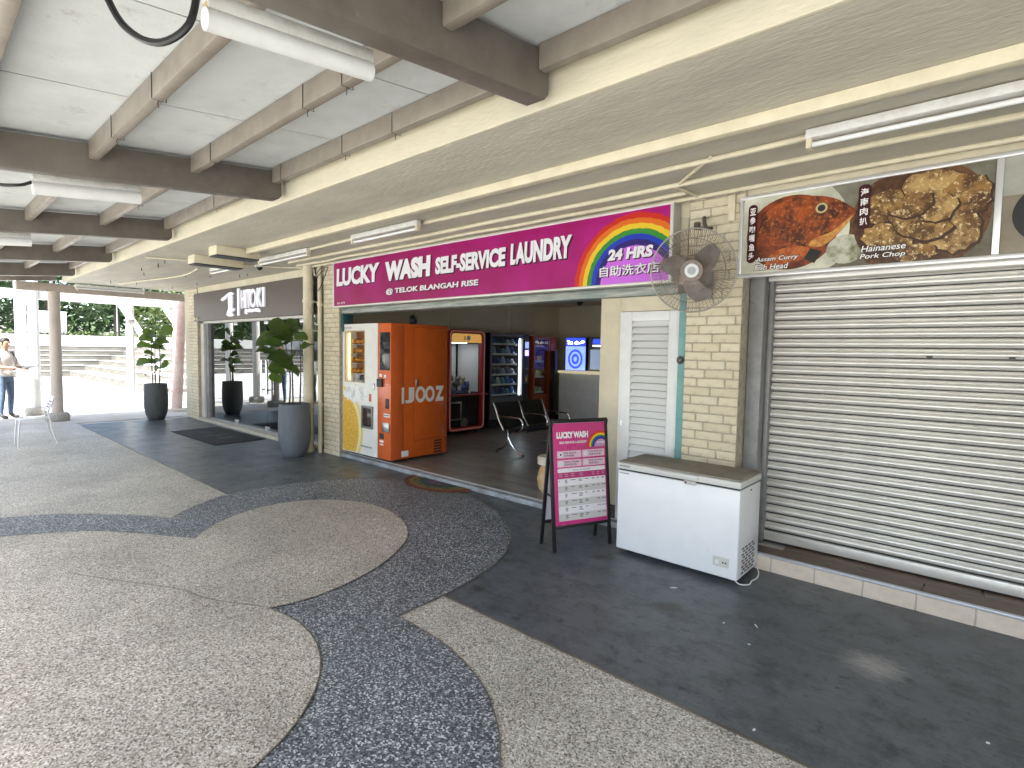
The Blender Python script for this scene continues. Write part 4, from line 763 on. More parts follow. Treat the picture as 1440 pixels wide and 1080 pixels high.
part('motor',G().tube([ff(0,0,-.22),ff(0,0,-.2),ff(0,0,-.09),ff(0,0,-.07)],[.05,.075,.08,.06],18),bl,FN,smooth=True)
part('bracket',G().tube([ff(0,0,-.17),(-1.8,4.32,2.2),(-1.83,4.395,2.2)],.022,10).box(-1.9,-1.76,4.375,4.397,2.1,2.32),gpost,FN)
solo('wall_bracket',G().box(-1.925,-1.88,4.35,4.397,2.67,2.73).tube(smoothpoly([(-1.85,4.39,2.74),(-1.83,4.34,2.75),(-1.82,4.33,2.70),(-1.80,4.34,2.66),(-1.78,4.39,2.67)],4),.014,8).tube([(-1.9,4.38,2.7),(-1.86,4.36,2.66)],.01,8),M('rust_black',(.09,.07,.055),.7),'small rusty black brackets on the pier above the fan','bracket',(-1.86,4.36,2.7),bev=.012)
solo('junction_box',G().box(-1.66,-1.60,4.37,4.397,2.70,2.90),brickm[0],'painted square conduit drop on the brick pier by food sign','conduit',(-1.63,4.38,2.8),bev=.006)
solo('door_closer',G().ball((-2.02,4.40,1.6),(.03,.03,.035),10,6),M('dull_knob',(.12,.12,.12),.4,.5),'round dark lock knob on the teal post','lock',(-2.02,4.41,1.6),smooth=True)
# ------------------------------------------------ chest freezer
FZ=thing('chest_freezer','white chest freezer with dusty lid standing before the pier','freezer',(-1.81,4.14,.003))
fw=M('freezer_white',(.76,.78,.79),.3,col2=(.72,.74,.75),ns=4,coat=.2,dirt=((.5,.48,.44),13,.64,.78)); dust=M('dusty_lid',(.2,.18,.145),.7,col2=(.3,.275,.23),ns=5,dirt=((.42,.4,.36),9,.6,.72))
fx0,fx1,fy0,fy1=-2.305,-1.315,3.92,4.365
part('body',G().box(fx0,fx1,fy0,fy1,.035,.69),fw,FZ,.012,seg=3)
part('seal',G().box(fx0+.008,fx1-.008,fy0+.008,fy1-.008,.69,.703),black,FZ)
part('lid',G().box(fx0-.004,fx1+.004,fy0-.006,fy1+.004,.704,.752),M('lid_side',(.58,.58,.55),.4),FZ,.006); part('lid_top',G().box(fx0+.004,fx1-.004,fy0+.002,fy1-.004,.752,.768),dust,FZ,.007)
part('lid_handle',G().box(-1.98,-1.62,fy0-.02,fy0-.007,.722,.748),M('lid_side',(.58,.58,.55)),FZ,.005); part('lock',G().box(-1.73,-1.63,fy0-.024,fy0-.001,.675,.705),M('lock_grey',(.5,.48,.46),.5),FZ,.012); part('lock',G().tube([(-1.71,fy0-.026,.69),(-1.71,fy0-.022,.69)],.008,10),black,FZ)
ffz=front(fy0)
plate('control_panel',rrect(-1.49,-1.375,.115,.185,.005),ffz,.0,.006,M('panel_pale',(.55,.55,.5),.5),FZ); part('thermostat',G().tube([(-1.455,fy0-.006,.15),(-1.455,fy0-.018,.15)],.016,14),white,FZ)
for x in(-1.415,-1.395): part('indicator',G().tube([(x,fy0-.006,.15),(x,fy0-.010,.15)],.006,8),black,FZ)
plate('badge',rect(-2.285,-2.19,.722,.738),ffz,.0065,.001,M('badge_print',(.3,.3,.3),.4),FZ); plate('badge',rect(-2.285,-2.20,.665,.675),ffz,.0,.001,M('badge_print',(.3,.3,.3),.4),FZ)
sfz=side(fx1)
for r_ in range(9):
    for c in range(4): plate('vent_slot',rect(4.0+.068*c+(r_%2)*.025,4.0+.068*c+.046+(r_%2)*.025,.065+.0225*r_,.077+.0225*r_),sfz,.0005,.0015,black,FZ)
plate('side_tag',rect(4.13,4.16,.655,.668),sfz,.0002,.001,black,FZ)
for x in(fx0+.08,fx1-.08):
    for y in(fy0+.06,fy1-.06): part('caster',G().tube([(x-.012,y,.018),(x+.012,y,.018)],.018,10),dark,FZ)
solo('freezer_cord',G().tube(smoothpoly([(-1.33,3.94,.03),(-1.30,3.95,.012),(-1.255,4.0,.01),(-1.262,4.08,.01),(-1.25,4.16,.012),(-1.27,4.25,.03),(-1.32,4.31,.06)],5),.0042,8),white,'white power cord on the floor beside the freezer','cord',(-1.3,4,0),smooth=True)
# ------------------------------------------------ pavement menu board
P1=Vector((-2.65,3.52,.003)); bd_=Vector((.398,.917,0)); bn=Vector((.917,-.398,0)); ang=math.atan2(bd_.y,bd_.x)
AB=thing('menu_board','pink price list board on a black folding stand by freezer','sign board',(P1.x,P1.y,.003),ang)
# local: x along the board, y towards the rear, z up
BW=.575; lean=.125; BH=1.085; bkf=M('board_black',(.012,.012,.013),.4)
up_=Vector((0,lean,BH)).normalized(); BL=math.hypot(lean,BH); fr_=frame((0,0,0),(1,0,0),up_)
def fbar(a,b_,c,d,n0,n1,fr=fr_,nm='frame',mt=bkf): return part(nm,G().prism(rect(a,b_,c,d),fr,n0,n1),mt,AB,.002,local=True)
fbar(0,.028,0,BL,-.018,.004,nm='leg'); fbar(BW-.028,BW,0,BL,-.018,.004,nm='leg'); fbar(.028,BW-.028,BL-.03,BL,-.018,.004); fbar(.028,BW-.028,.185,.21,-.018,.004)
bfr=frame((0,2*lean,0),(1,0,0),Vector((0,-lean,BH)).normalized())
fbar(0,.028,0,BL-.01,0,.02,bfr,'rear_leg'); fbar(BW-.028,BW,0,BL-.01,0,.02,bfr,'rear_leg'); fbar(.028,BW-.028,.185,.21,0,.02,bfr); fbar(.028,BW-.028,BL-.03,BL-.01,0,.02,bfr)
fbar(.028,BW-.028,.21,BL-.03,.004,.008,bfr,'rear_panel',M('rear_panel_white',(.6,.6,.68),.5)); fbar(.028,BW-.028,.6,.615,.0,.003,bfr)
for x in(.006,BW-.022): part('brace',G().bar((x+.008,lean*.5,.45),(x+.008,lean*1.5,.45),.012,.012),bkf,AB,local=True)
pk=M('poster_pink',(.53,.045,.2),.25,col2=(.48,.04,.18),ns=1.5); PT=BL-.03
fbar(.028,BW-.028,.21,PT,-.008,.0,nm='poster',mt=pk)
lp=M('poster_light',(.66,.45,.55),.3); lw=M('poster_white',(.72,.7,.72),.3); lg=M('poster_grey',(.52,.52,.5),.3); tx=M('poster_text',(.05,.03,.06),.4)
def bt(s,a,b_,c,d,mt=letw,off=.02,sh=0,n=.0022): lettering('lettering',s,fr_,a,b_,c,d,mt,AB,n,off=off,shear=sh,local=True)
def bp(nm,P,mt,n=.0006,th=.0006): plate(nm,P,fr_,n,th,mt,AB,local=True)
bt('LUCKY WASH',.065,.375,.93,.985,off=.06); bt('SELF-SERVICE LAUNDRY',.09,.36,.885,.905,off=.03)
rainbow(fr_,.50,.845,.135,.135,.5,AB,.0014,(.03,BW-.030,.846,1.05),local=True,vio=(.45,.25,.4))
bt('24 HRS',.463,.54,.872,.89)
tiles=[(.065,.30,.765,.825,'Kills Germs','杀死细菌'),(.31,.535,.765,.825,'Free Detergent','免费洗衣液'),(.065,.30,.69,.75,'Various Washer','各种洗衣机'),(.31,.535,.69,.75,'Quick & Clean','快捷清洁')]
for a,b_,c,d,s1,s2 in tiles:
    bp('feature_tile',rrect(a,b_,c,d,.006),lp); bp('icon',ell(a+.035,(c+d)/2,.019,.019,16),lw,.0012,.0004); bp('icon',ell(a+.035,(c+d)/2,.010,.010,12),tx if s1[0]=='K' else lg,.0018,.0004)
    bt(s1,a+.065,b_-.02 if len(s1)>11 else b_-.05,c+.034,c+.05,tx,.02); bt(s2,a+.065,a+.07+.029*len(s2)*.8,c+.01,c+.028,tx,.01)
bp('table_head',rrect(.065,.535,.645,.68,.008),lw); bt('PRICE LIST 价目表',.21,.38,.654,.668,tx,.005)
bp('table_band',rect(.065,.535,.595,.644),M('poster_pink_dark',(.4,.03,.15),.3)); bp('table_base',rrect(.065,.535,.245,.594,.008),lw,.0004)
for x in(.075,.13,.19,.275,.40,.45,.50): 
    for k in range(2): bp('small_print',rect(x,x+(.035 if x<.39 else .024),.628-.016*k,.632-.016*k),lp,.0014,.0003)
rows=[('$6','$7','$8'),('$8','$9','$10'),('$7','$8','$9'),('','$9','$11'),('','$10','$12'),('','$9','$12')]
rg=random.Random(21)
for i,r_ in enumerate(rows):
    zt=.594-.058*i
    if i%2: bp('table_row',rect(.066,.534,zt-.057,zt),lg,.0012,.0003)
    for k,s in enumerate(r_):
        if s: bt(s,.398+.048*k,.398+.048*k+.013*len(s),zt-.022,zt-.009,tx,.03)
    bt(str(i+1),.074,.079,zt-.024,zt-.014,tx,0)
    for x,n,wd_ in((.13,3,.03),(.19,1,.055),(.265,3 if i>1 else 2,.04),(.325,2 if i%2 else 1,.04)):
        for k in range(n): bp('small_print',rect(x,x+wd_*rg.uniform(.6,1),zt-.016-.011*k,zt-.011-.011*k),tx,.0018,.0003)
# ------------------------------------------------ potted fiddle leaf figs
potm=M('grey_pot',(.085,.1,.12),.55,col2=(.12,.135,.155),ns=4,stretch=(1,1,.5),dirt=((.3,.32,.34),3,.62,.8)); potd=M('charcoal_pot',(.045,.05,.056),.6,col2=(.07,.075,.08),ns=5,stretch=(3,3,.6))
soil=M('soil',(.03,.022,.016),.95,bump=1,bs=80); stemm=M('fig_stem',(.06,.045,.03),.8)
fig=[M('fig_leaf_%d'%i,c,.38,col2=c2,ns=10,spec=.5) for i,(c,c2) in enumerate([((.06,.11,.022),(.04,.08,.018)),((.09,.16,.03),(.06,.12,.022)),((.04,.075,.018),(.028,.052,.014))])]
for m in fig:
    tt=m.node_tree; p=tt.nodes['Principled BSDF']; tl=tt.nodes.new('ShaderNodeBsdfTranslucent'); ms=tt.nodes.new('ShaderNodeMixShader'); ms.inputs[0].default_value=.3; tl.inputs[0].default_value=(.16,.26,.04,1)
    tt.links.new(p.outputs[0],ms.inputs[1]); tt.links.new(tl.outputs[0],ms.inputs[2]); tt.links.new(ms.outputs[0],tt.nodes['Material Output'].inputs[0])
def leafmesh(i):
    prof=[(0,.0),(.06,.13),(.2,.27),(.38,.25),(.55,.32),(.75,.37),(.9,.27),(.98,.1),(1,0)]
    V=[];F=[]; K=len(prof)
    for j,(t_,wd_) in enumerate(prof):
        z=.18*sin(t_*2.6)-.15*t_*t_
        for s in(-1,-.5,0,.5,1): V.append((t_,s*wd_,z+.10*abs(s)*wd_*2+.02*sin(t_*22+s*3)*abs(s)))
    for j in range(K-1):
        for k in range(4): F.append((j*5+k,j*5+k+1,(j+1)*5+k+1,(j+1)*5+k))
    me=G().add(V,F).mesh('leaf',smooth=True); me.materials.append(fig[i]); return me
LM=[leafmesh(i) for i in range(3)]
rdir=Vector((cos(yaw),sin(yaw),0))
def fig_plant(lab,loc,pot,leaves,stems,seed):
    t=thing('potted_fig',lab,'potted plant',loc)
    part('pot',G().lathe([(.145,0),(.16,.012),(.2,.12),(.226,.24),(.234,.36),(.231,.55),(.221,.79),(.217,.80),(.203,.80),(.2,.72)],36),pot,t,smooth=True,local=True)
    part('soil',G().lathe([(.199,.70),(.197,.735),(.1,.75)],20),soil,t,local=True)
    tips=[]
    rg=random.Random(seed)
    for (b0,b1,top) in stems:
        P=smoothpoly([Vector((b0,0,.72)),Vector((b0*1.2+rg.uniform(-.02,.02),rg.uniform(-.04,.04),(.72+top)/2)),Vector((b1,rg.uniform(-.05,.05),top))],6)
        P=[rdir*p.x+Vector((-rdir.y,rdir.x,0))*p.y+Vector((0,0,p.z)) for p in P]; tips+=P
        part('stem',G().tube(P,[.014-.008*i/len(P) for i in range(len(P))],8),stemm,t,smooth=True,local=True)
    fwd=Vector((-rdir.y,rdir.x,0))
    for (dx,z,l,tone) in leaves:
        c=rdir*dx+fwd*rg.uniform(-.16,.16)+Vector((0,0,z))
        near=min(tips,key=lambda q:(q-c).length+max(0,q.z-c.z)*.6)
        d=(c-near); 
        if d.length<.05: d=Vector((rg.uniform(-1,1),rg.uniform(-1,1),.3))
        d.normalize(); d=(d+Vector((rg.uniform(-.2,.2),rg.uniform(-.3,.1),rg.uniform(-.15,.35)))).normalized()
        base=c-d*l*.5
        y=Vector((0,0,1)).cross(d); y=(y.normalized() if y.length>.1 else rdir); n=d.cross(y)
        tilt=Matrix.Rotation(rg.uniform(-.7,.7),3,d); n2=tilt@n+(-fwd)*1.3; n2=(n2-d*n2.dot(d)).normalized(); y=n2.cross(d)
        o=inst('leaf',LM[tone],base,t); o.rotation_euler=Matrix((d,y,n2)).transposed().to_euler(); o.scale=(l,l,l)
        if (base-near).length>.03: part('petiole',G().tube([near,base],.004,5),stemm,t,local=True)
    return t
k1=.0029
L1=[(443,335,60,1),(505,370,95,1),(400,370,60,1),(420,400,80,1),(345,415,70,0),(345,470,70,1),(480,420,70,0),(420,480,80,2),(465,440,60,1),(365,525,50,2),(475,565,60,1),(485,620,80,1),(350,600,90,1),(395,590,70,1),(325,575,40,0),(420,650,60,1),(355,685,30,2),(400,450,60,0),(440,470,50,2),(375,560,50,0)]
fig_plant('fig plant in charcoal pot at the far end of the walkway',(-13.93,3.75,.002),potd,[((a-412)*k1,(1028-b_)*k1,l*k1*1.45,t_) for a,b_,l,t_ in L1],[(-.07,-.1,1.75),(0,.03,2.0),(.07,.1,1.85)],1)
k2=.00193
L2=[(610,425,150,0),(550,490,80,2),(720,320,130,2),(790,310,110,2),(735,405,150,2),(620,510,90,2),(840,385,80,1),(890,455,95,1),(700,560,140,2),(800,545,100,2),(660,600,120,2),(740,610,100,0),(690,650,100,0),(805,655,80,0),(695,710,85,1),(770,600,70,2),(650,560,80,2),(830,340,70,0),(680,380,120,2),(760,450,100,2)]
fig_plant('large leaved fig plant in grey pot beside the thick downpipe',(-7.93,3.95,.002),potm,[((a-812)*k2,.8+(905-b_)*k2,l*k2*1.4,t_) for a,b_,l,t_ in L2],[(-.08,-.12,1.75),(-.02,-.05,1.85),(.08,.09,1.7)],2)
# ------------------------------------------------ white metal chair (faces -y)
CH=thing('metal_chair','white metal cafe chair standing alone on the beige terrazzo','chair',(-11.63,1.42,0)); cw=M('chair_white',(.66,.66,.64),.35)
part('seat',G().prism(rrect(-.2,.2,-.22,.19,.05),flat,.425,.437),cw,CH,.004,local=True)
for s in(-1,1):
    part('leg',G().tube(smoothpoly([(s*.19,-.235,0),(s*.185,-.225,.2),(s*.18,-.205,.40),(s*.175,-.15,.43),(s*.175,.1,.425)],4),.011,8),cw,CH,smooth=True,local=True)
    part('leg',G().tube(smoothpoly([(s*.19,.25,0),(s*.185,.19,.22),(s*.18,.16,.43),(s*.175,.14,.55),(s*.17,.19,.66),(s*.165,.22,.78)],4),.011,8),cw,CH,smooth=True,local=True)
g=G()
P=smoothpoly([(0,.15,.53),(0,.17,.62),(0,.205,.72),(0,.22,.785)],4); n=len(P)
part('backrest',G().add([(x,p.y+o,p.z) for o in(0,.006) for x in(-.17,.17) for p in P],[(j,j+1,n+j+1,n+j) for j in range(n-1)]+[(2*n+j,3*n+j,3*n+j+1,2*n+j+1) for j in range(n-1)]),cw,CH,local=True)
for i in range(4):
    for j in range(3): part('slot',G().box(-.12+.065*i,-.07+.065*i,.158+.016*j-.003+.0,.17+.016*j,.60+.045*j,.612+.045*j),dark,CH,local=True)
# ------------------------------------------------ people
def person(lab,loc,rz,H,arms,shirt,trouser,hair_len,skin=(.42,.25,.17),shoe=(.03,.03,.03),slim=1.0,strap=False):
    t=thing('person',lab,'person',loc,rz); s=H/1.75
    V=[];Rd=[];Ed=[];Tg=[]
    def v(p,r,tag_,par=None):
        V.append(tuple(Vector(p)*s)); Rd.append(r*s*slim if tag_ in'tsl' else r*s); Tg.append(tag_)
        if par is not None: Ed.append((par,len(V)-1))
        return len(V)-1
    pel=v((0,0,.95),.135,'l'); wst=v((0,0,1.08),.125,'t',pel); ch=v((.01,0,1.28),.145,'t',wst); nk0=v((0,0,1.44),.085,'t',ch); nk=v((.01,0,1.50),.05,'k',nk0); h1=v((.03,0,1.58),.075,'k',nk); h2=v((.035,0,1.67),.088,'k',h1); h3=v((.03,0,1.72),.06,'k',h2)
    for sd,a in zip((1,-1),arms):
        sh=v((0,sd*.17,1.40),.06,'t',nk0); el=v(a[0],.042,'t' if a[3] else 'k',sh); md=v(tuple((Vector(a[0])+Vector(a[1]))/2),.037,'k',el); wr=v(a[1],.028,'k',md); v(a[2],.03,'k',wr)
        hp=v((0,sd*.09,.88),.095,'l',pel); kn=v((.02,sd*.1,.48),.062,'l',hp); cf=v((-.0,sd*.105,.32),.056,'l',kn); an=v((-.02,sd*.11,.09),.045,'l',cf); ft=v((.05,sd*.115,.045),.042,'f',an); v((.17,sd*.125,.035),.034,'f',ft)
    me=bpy.data.meshes.new('body'); me.from_pydata(V,Ed,[]); o=link('body',me,None,t)
    o.modifiers.new('skin','SKIN').use_smooth_shade=True; sv=me.skin_vertices[0].data
    for i,q in enumerate(sv): q.radius=(Rd[i]*(.78 if Tg[i]=='t' and i<4 else 1),Rd[i]); q.use_root=(i==0)
    for i in(0,1,2): sv[i].radius=(Rd[i]*.8,Rd[i]*1.12)
    sb=o.modifiers.new('sub','SUBSURF'); sb.levels=2; sb.render_levels=2
    dg=bpy.context.evaluated_depsgraph_get(); dg.update(); m2=bpy.data.meshes.new_from_object(o.evaluated_get(dg)); o.modifiers.clear(); o.data=m2; bpy.data.meshes.remove(me)
    m2.materials.clear()
    for m in(M('skin_%d'%int(skin[0]*100),skin,.5),shirt,trouser,M('shoe_%d'%int(shoe[0]*1000),shoe,.6)): m2.materials.append(m)
    for p in m2.polygons:
        c=Vector(p.center); best=None;bd2=9
        for a,b_ in Ed:
            A=Vector(V[a]);B=Vector(V[b_]);d=B-A;u=max(0,min(1,(c-A).dot(d)/max(d.length_squared,1e-9)));q=(c-A-d*u).length-(.0 if Tg[b_]!='t' else .02)
            if q<bd2: bd2=q;best=Tg[b_]
        if best=='t' and c.z<1.0*s: best='l'
        if best=='l' and c.z>.98*s: best='t'
        p.material_index={'k':0,'t':1,'l':2,'f':3}[best]; p.use_smooth=True
    hm=M('black_hair',(.012,.01,.009),.6,bump=.6,bs=90)
    g=G(); N=16
    for i in range(7):
        for k in range(N):
            th=2*pi*k/N; ph=pi*.5*(i/6)*(1.38 if cos(th)<.1 else (1.1 if cos(th)<.6 else .62))
            g.v.append(tuple((Vector((.025,0,1.675))+Vector((.108*sin(ph)*cos(th)-.008,.095*sin(ph)*sin(th),.105*cos(ph))))*s))
    g.f=[(i*N+k,i*N+(k+1)%N,(i+1)*N+(k+1)%N,(i+1)*N+k) for i in range(6) for k in range(N)]
    part('hair',g,hm,t,smooth=True,local=True)
    if hair_len: part('long_hair',G().tube([Vector(p)*s for p in((-.05,0,1.7),(-.085,0,1.6),(-.10,0,1.48),(-.12,0,1.36))],[.07*s,.075*s,.065*s,.03*s],12),hm,t,smooth=True,local=True)
    ey=M('eye_dark',(.02,.015,.012),.2)
    for sd in(1,-1): part('eye',G().ball(Vector((.112,sd*.033,1.645))*s,.009,8,6),ey,t,local=True); part('ear',G().ball(Vector((.03,sd*.09,1.64))*s,(.02,.012,.03),8,6),M('skin_%d'%int(skin[0]*100),skin),t,local=True)
    part('nose',G().tube([Vector((.11,0,1.65))*s,Vector((.135,0,1.612))*s],[.008,.014],8),M('skin_%d'%int(skin[0]*100),skin),t,local=True); part('mouth',G().box(.108*s,.118*s,-.022*s,.022*s,1.574*s,1.582*s),M('lips',(.3,.1,.08),.5),t,local=True)
    for sd,a in zip((1,-1),arms):
        w_=Vector(a[2]); d=(w_-Vector(a[1])).normalized(); x=Vector((0,0,1)).cross(d).normalized()
        for k,l in enumerate((.06,.075,.08,.07)): 
            b0=w_+x*(k-1.5)*.017; part('finger',G().tube([b0*s,(b0+d*l*.55)*s,(b0+d*l+Vector((0,0,-.018)))*s],[.010*s,.009*s,.006*s],6),M('skin_%d'%int(skin[0]*100),skin),t,smooth=True,local=True)
        b0=w_-d*.03-x*sd*.03; part('thumb',G().tube([b0*s,(b0-x*sd*.03+d*.03)*s,(b0-x*sd*.03+d*.06)*s],[.011*s,.010*s,.007*s],6),M('skin_%d'%int(skin[0]*100),skin),t,smooth=True,local=True)
    part('hem',G().lathe([(.155*s,.93*s),(.163*s,.97*s),(.15*s,1.04*s)],20),shirt,t,smooth=True,local=True)
    if strap: part('strap',G().tube([Vector(p)*s for p in((.11,.1,1.05),(.15,.12,1.28),(.06,.13,1.46),(-.1,.12,1.42),(-.15,.1,1.15))],.016,8),M('strap_grey',(.06,.06,.07),.7),t,smooth=True,local=True)
    return t
armsA=(((.08,.24,1.14),(.30,.14,1.10),(.37,.11,1.10),True),((.06,-.24,1.14),(.30,-.12,1.12),(.38,-.08,1.12),True))
person('person in pale shirt and jeans reading an open black folder',(-16.15,1.5,-.008),R(38),1.74,armsA,M('pale_shirt',(.6,.55,.5),.8,bump=.3,bs=25),M('blue_jeans',(.09,.13,.2),.85,col2=(.14,.19,.27),ns=12),0,strap=True)
FO=thing('black_folder','open black folder with papers held by the standing person','folder',(-16.15+.42*cos(R(38)),1.5+.42*sin(R(38)),1.1),R(38))
part('cover',G().add([(-.05,-.22,.05),(.2,-.22,.06),(.18,0,0),(-.03,0,0),(.2,.22,.06),(-.05,.22,.05)],[(0,1,2,3),(3,2,4,5)]),black,FO,local=True); part('paper',G().add([(-.03,-.25,.072),(.22,-.26,.08),(.19,-.02,.012),(-.02,-.02,.012)],[(0,1,2,3)]),white,FO,local=True)
armsB=(((.05,.22,1.12),(.26,.12,1.08),(.33,.1,1.08),False),((.05,-.22,1.12),(.22,-.14,1.02),(.3,-.12,1.02),False))
person('person in white top and black trousers standing before the folder holder',(-15.25,.95,-.008),R(150),1.62,armsB,M('white_top',(.7,.7,.7),.8),M('black_trousers',(.015,.015,.017),.8),1,slim=.9)
# ------------------------------------------------ terrace end: columns, beams, braces, railings
cp=M('pinkish_column',(.5,.44,.39),.65,col2=(.44,.38,.33),ns=4); cwh=M('white_steel',(.72,.71,.69),.5,col2=(.66,.65,.62),ns=4); pinkm=M('pink_column',(.55,.36,.33),.65,col2=(.68,.62,.58),ns=3)
for x,y,r,top,mt,lab in((-15.0,2.2,.105,2.74,cp,'round column on a concrete block nearest the walkway end'),(-16.55,2.05,.1,3.3,cwh,'middle of the three round columns beyond the walkway'),(-18.55,2.05,.115,3.4,cwh,'farthest of the three round columns beyond the walkway')):
    c=thing('column',lab,'column',(x,y,-.03)); part('shaft',G().tube([(x,y,.1),(x,y,top)],r,24),mt,c,smooth=True); part('block',G().lathe([(.205,-.03),(.215,.1),(.195,.16),(.12,.17)],20,(x,y,0)),conc,c,.01)
eb=thing('terrace_beam','taupe cross beam carried by the nearest round column','beam',(-15.0,3.3,2.74)); part('beam',G().box(-15.1,-14.86,1.6,5.4,2.73,2.90),M('beam_taupe',(.36,.3,.25),.6,col2=(.3,.25,.2),ns=5),eb,.01)
wb=thing('white_beam','long white cross beam beyond the taupe terrace beam','beam',(-16.7,3,2.7)); part('beam',G().box(-16.8,-16.55,-3,9,2.66,2.86),cwh,wb,.01)
wp=thing('braced_post','white steel post with inclined braces beside the ramp','post',(-16.62,3.93,-.03)); part('post',G().tube([(-16.62,3.93,-.03),(-16.62,3.93,2.66)],.09,18),cwh,wp,smooth=True)
part('brace',G().bar((-16.62,3.74,2.66),(-16.62,4.72,1.0),.12,.2,(1,0,0)),cwh,wp,.01); part('brace',G().bar((-16.62,4.72,2.66),(-16.62,5.6,1.2),.12,.2,(1,0,0)),cwh,wp,.01)
part('clamp',G().tube([(-16.62,3.93,2.25),(-16.62,3.93,2.29)],.13,18),gpost,wp); part('plinth',G().lathe([(.38,-.03),(.34,.04),(.22,.09),(.12,.11)],12,(-16.75,3.9,0)),paleconc,wp)
p2=thing('slim_post','slim white post beyond the braced post','post',(-19.2,5.75,-.03)); part('post',G().tube([(-19.2,5.75,-.03),(-19.2,5.75,3.2)],.1,16),cwh,p2,smooth=True)
pc_=thing('leaning_column','pink stained column leaning beside the brick corner','column',(-15.45,4.62,-.03)); part('shaft',G().tube([(-15.45,4.60,-.03),(-15.4,4.76,2.75)],[.125,.1],18),pinkm,pc_,smooth=True); part('base_plate',G().lathe([(.3,-.008),(.28,.05),(.16,.07)],16,(-15.45,4.6,0)),paleconc,pc_)
pr=M('railing_pink',(.55,.42,.38),.5)
for x,y0,y1,lab in((-18.4,4.85,9,'nearer pinkish ramp railing with upright bars'),(-20.6,5.6,11,'farther pinkish ramp railing beyond the nearer one')):
    rl=thing('ramp_railing',lab,'railing',(x,y0,-.03)); n=int((y1-y0)/.16); sl_=lambda y:.10*(y-y0)
    part('top_rail',G().tube([(x,y0,-.03),(x,y0,.82),(x,y0+.1,.9),(x,y1,.9+sl_(y1))],.03,8),pr,rl,smooth=True); part('bottom_rail',G().tube([(x,y0+.3,.15),(x,y1,.15+sl_(y1))],.02,8),pr,rl,smooth=True); part('middle_rail',G().tube([(x,y0+.3,.62),(x,y1,.62+sl_(y1))],.02,8),pr,rl,smooth=True)
    for i in range(n): y=y0+.32+.16*i; part('bar',G().tube([(x,y,.15+sl_(y)),(x,y,.62+sl_(y))],.012,6,False),pr,rl)
solo('ramp_kerb',G().box(-20.7,-18.3,4.9,11,-.03,.12),paleconc,'low pale concrete ramp slab under the railings','ramp',(-19.5,7,0),bev=.02)
# amphitheatre: stepped seating round the plaza
AM=thing('amphitheatre','stone stepped seating around the plaza','steps',(-36,5,-.03)); stn=M('stained_stone',(.1,.094,.08),.85,col2=(.16,.15,.13),ns=1.4,stretch=(1,1,3),bump=.3,bs=8); trd=M('pale_tread',(.42,.41,.38),.8)
for k in range(6):
    x=-35.5-.75*k; y=5.75+.75*k; z=.25*k
    part('riser',G().box(x-.74,x,-16,y,-.03 if k==0 else z+.001,z+.25),stn,AM); part('tread',G().box(x-.75,x+.02,-16,y,z+.251,z+.27),trd,AM)
    part('riser',G().box(x+.001,-19.6-.4*k,y,y+.74,-.03 if k==0 else z+.001,z+.25),stn,AM); part('tread',G().box(x+.021,-19.6-.4*k,y-.02,y+.75,z+.251,z+.27),trd,AM)
part('bank',G().box(-60,-40.1,-16,20,-.5,1.5).box(-40.1,-22,10.3,30,-.5,1.5),trd,AM)
RW=thing('retaining_wall','white retaining wall at the top of stepped seating','wall',(-40.6,4,1.5)); ww=M('white_render',(.6,.6,.57),.8,col2=(.5,.5,.47),ns=1)
for i in range(12): part('panel',G().box(-40.8,-40.5,-16+2.25*i+.015,-16+2.25*(i+1)-.015,1.5,2.13),ww,RW)
for i in range(8): part('panel',G().box(-40.2+2.2*i+.015,-40.2+2.2*(i+1)-.015,11.0,11.3,1.5,2.13),ww,RW)
# ------------------------------------------------ vegetation
def leafcloud(clumps,n,size,seed):
    rg=random.Random(seed); g=G()
    for (c,r) in clumps:
        for i in range(n):
            d=Vector((rg.gauss(0,1),rg.gauss(0,1),rg.gauss(0,1))).normalized()*(rg.uniform(.45,1)**.6)
            p=Vector(c)+Vector((d.x*r[0],d.y*r[1],d.z*r[2])); a=Vector((rg.uniform(-1,1),rg.uniform(-1,1),rg.uniform(-.6,.6))).normalized(); b_=a.orthogonal().normalized(); b_=(b_+Vector((rg.uniform(-.5,.5),rg.uniform(-.5,.5),rg.uniform(-.5,.5)))).normalized(); s=size*rg.uniform(.6,1.3)
            g.add([p-a*s,p-b_*s*.45,p+a*s,p+b_*s*.45],[(0,1,2,3)])
    return g
tg=[M('tree_leaf_%d'%i,c,.6,col2=c2,ns=1.2) for i,(c,c2) in enumerate([((.04,.085,.022),(.02,.05,.015)),((.1,.14,.04),(.06,.1,.03)),((.055,.1,.03),(.03,.06,.02))])]
bark=M('bark',(.1,.08,.06),.9,bump=.6,bs=20)
def tree(lab,x,y,h,rad,tone,seed,z0=1.5,n=420):
    rg=random.Random(seed); t=thing('broadleaf_tree',lab,'tree',(x,y,z0),group='trees beyond the stepped seating')
    part('trunk',G().tube(smoothpoly([(x,y,z0-.2),(x+rg.uniform(-.2,.2),y,z0+h*.3),(x+rg.uniform(-.4,.4),y+rg.uniform(-.3,.3),z0+h*.75)],4),[.22-.016*i for i in range(9)],10),bark,t,smooth=True)
    cl=[]
    for i in range(11):
        a=rg.uniform(0,6.28); q=rg.uniform(.2,.8)*rad; c=(x+q*cos(a),y+q*sin(a),z0+h*rg.uniform(.22,.95)); cl.append((c,(rad*.42,rad*.42,h*.13)))
        if i<5: part('limb',G().tube([(x,y,z0+h*.35),((x+c[0])/2,(y+c[1])/2,(z0+h*.35+c[2])/2+.2),c],[.09,.06,.03],7),bark,t,smooth=True)
    part('crown',leafcloud(cl,n,.16,seed),tg[tone],t)
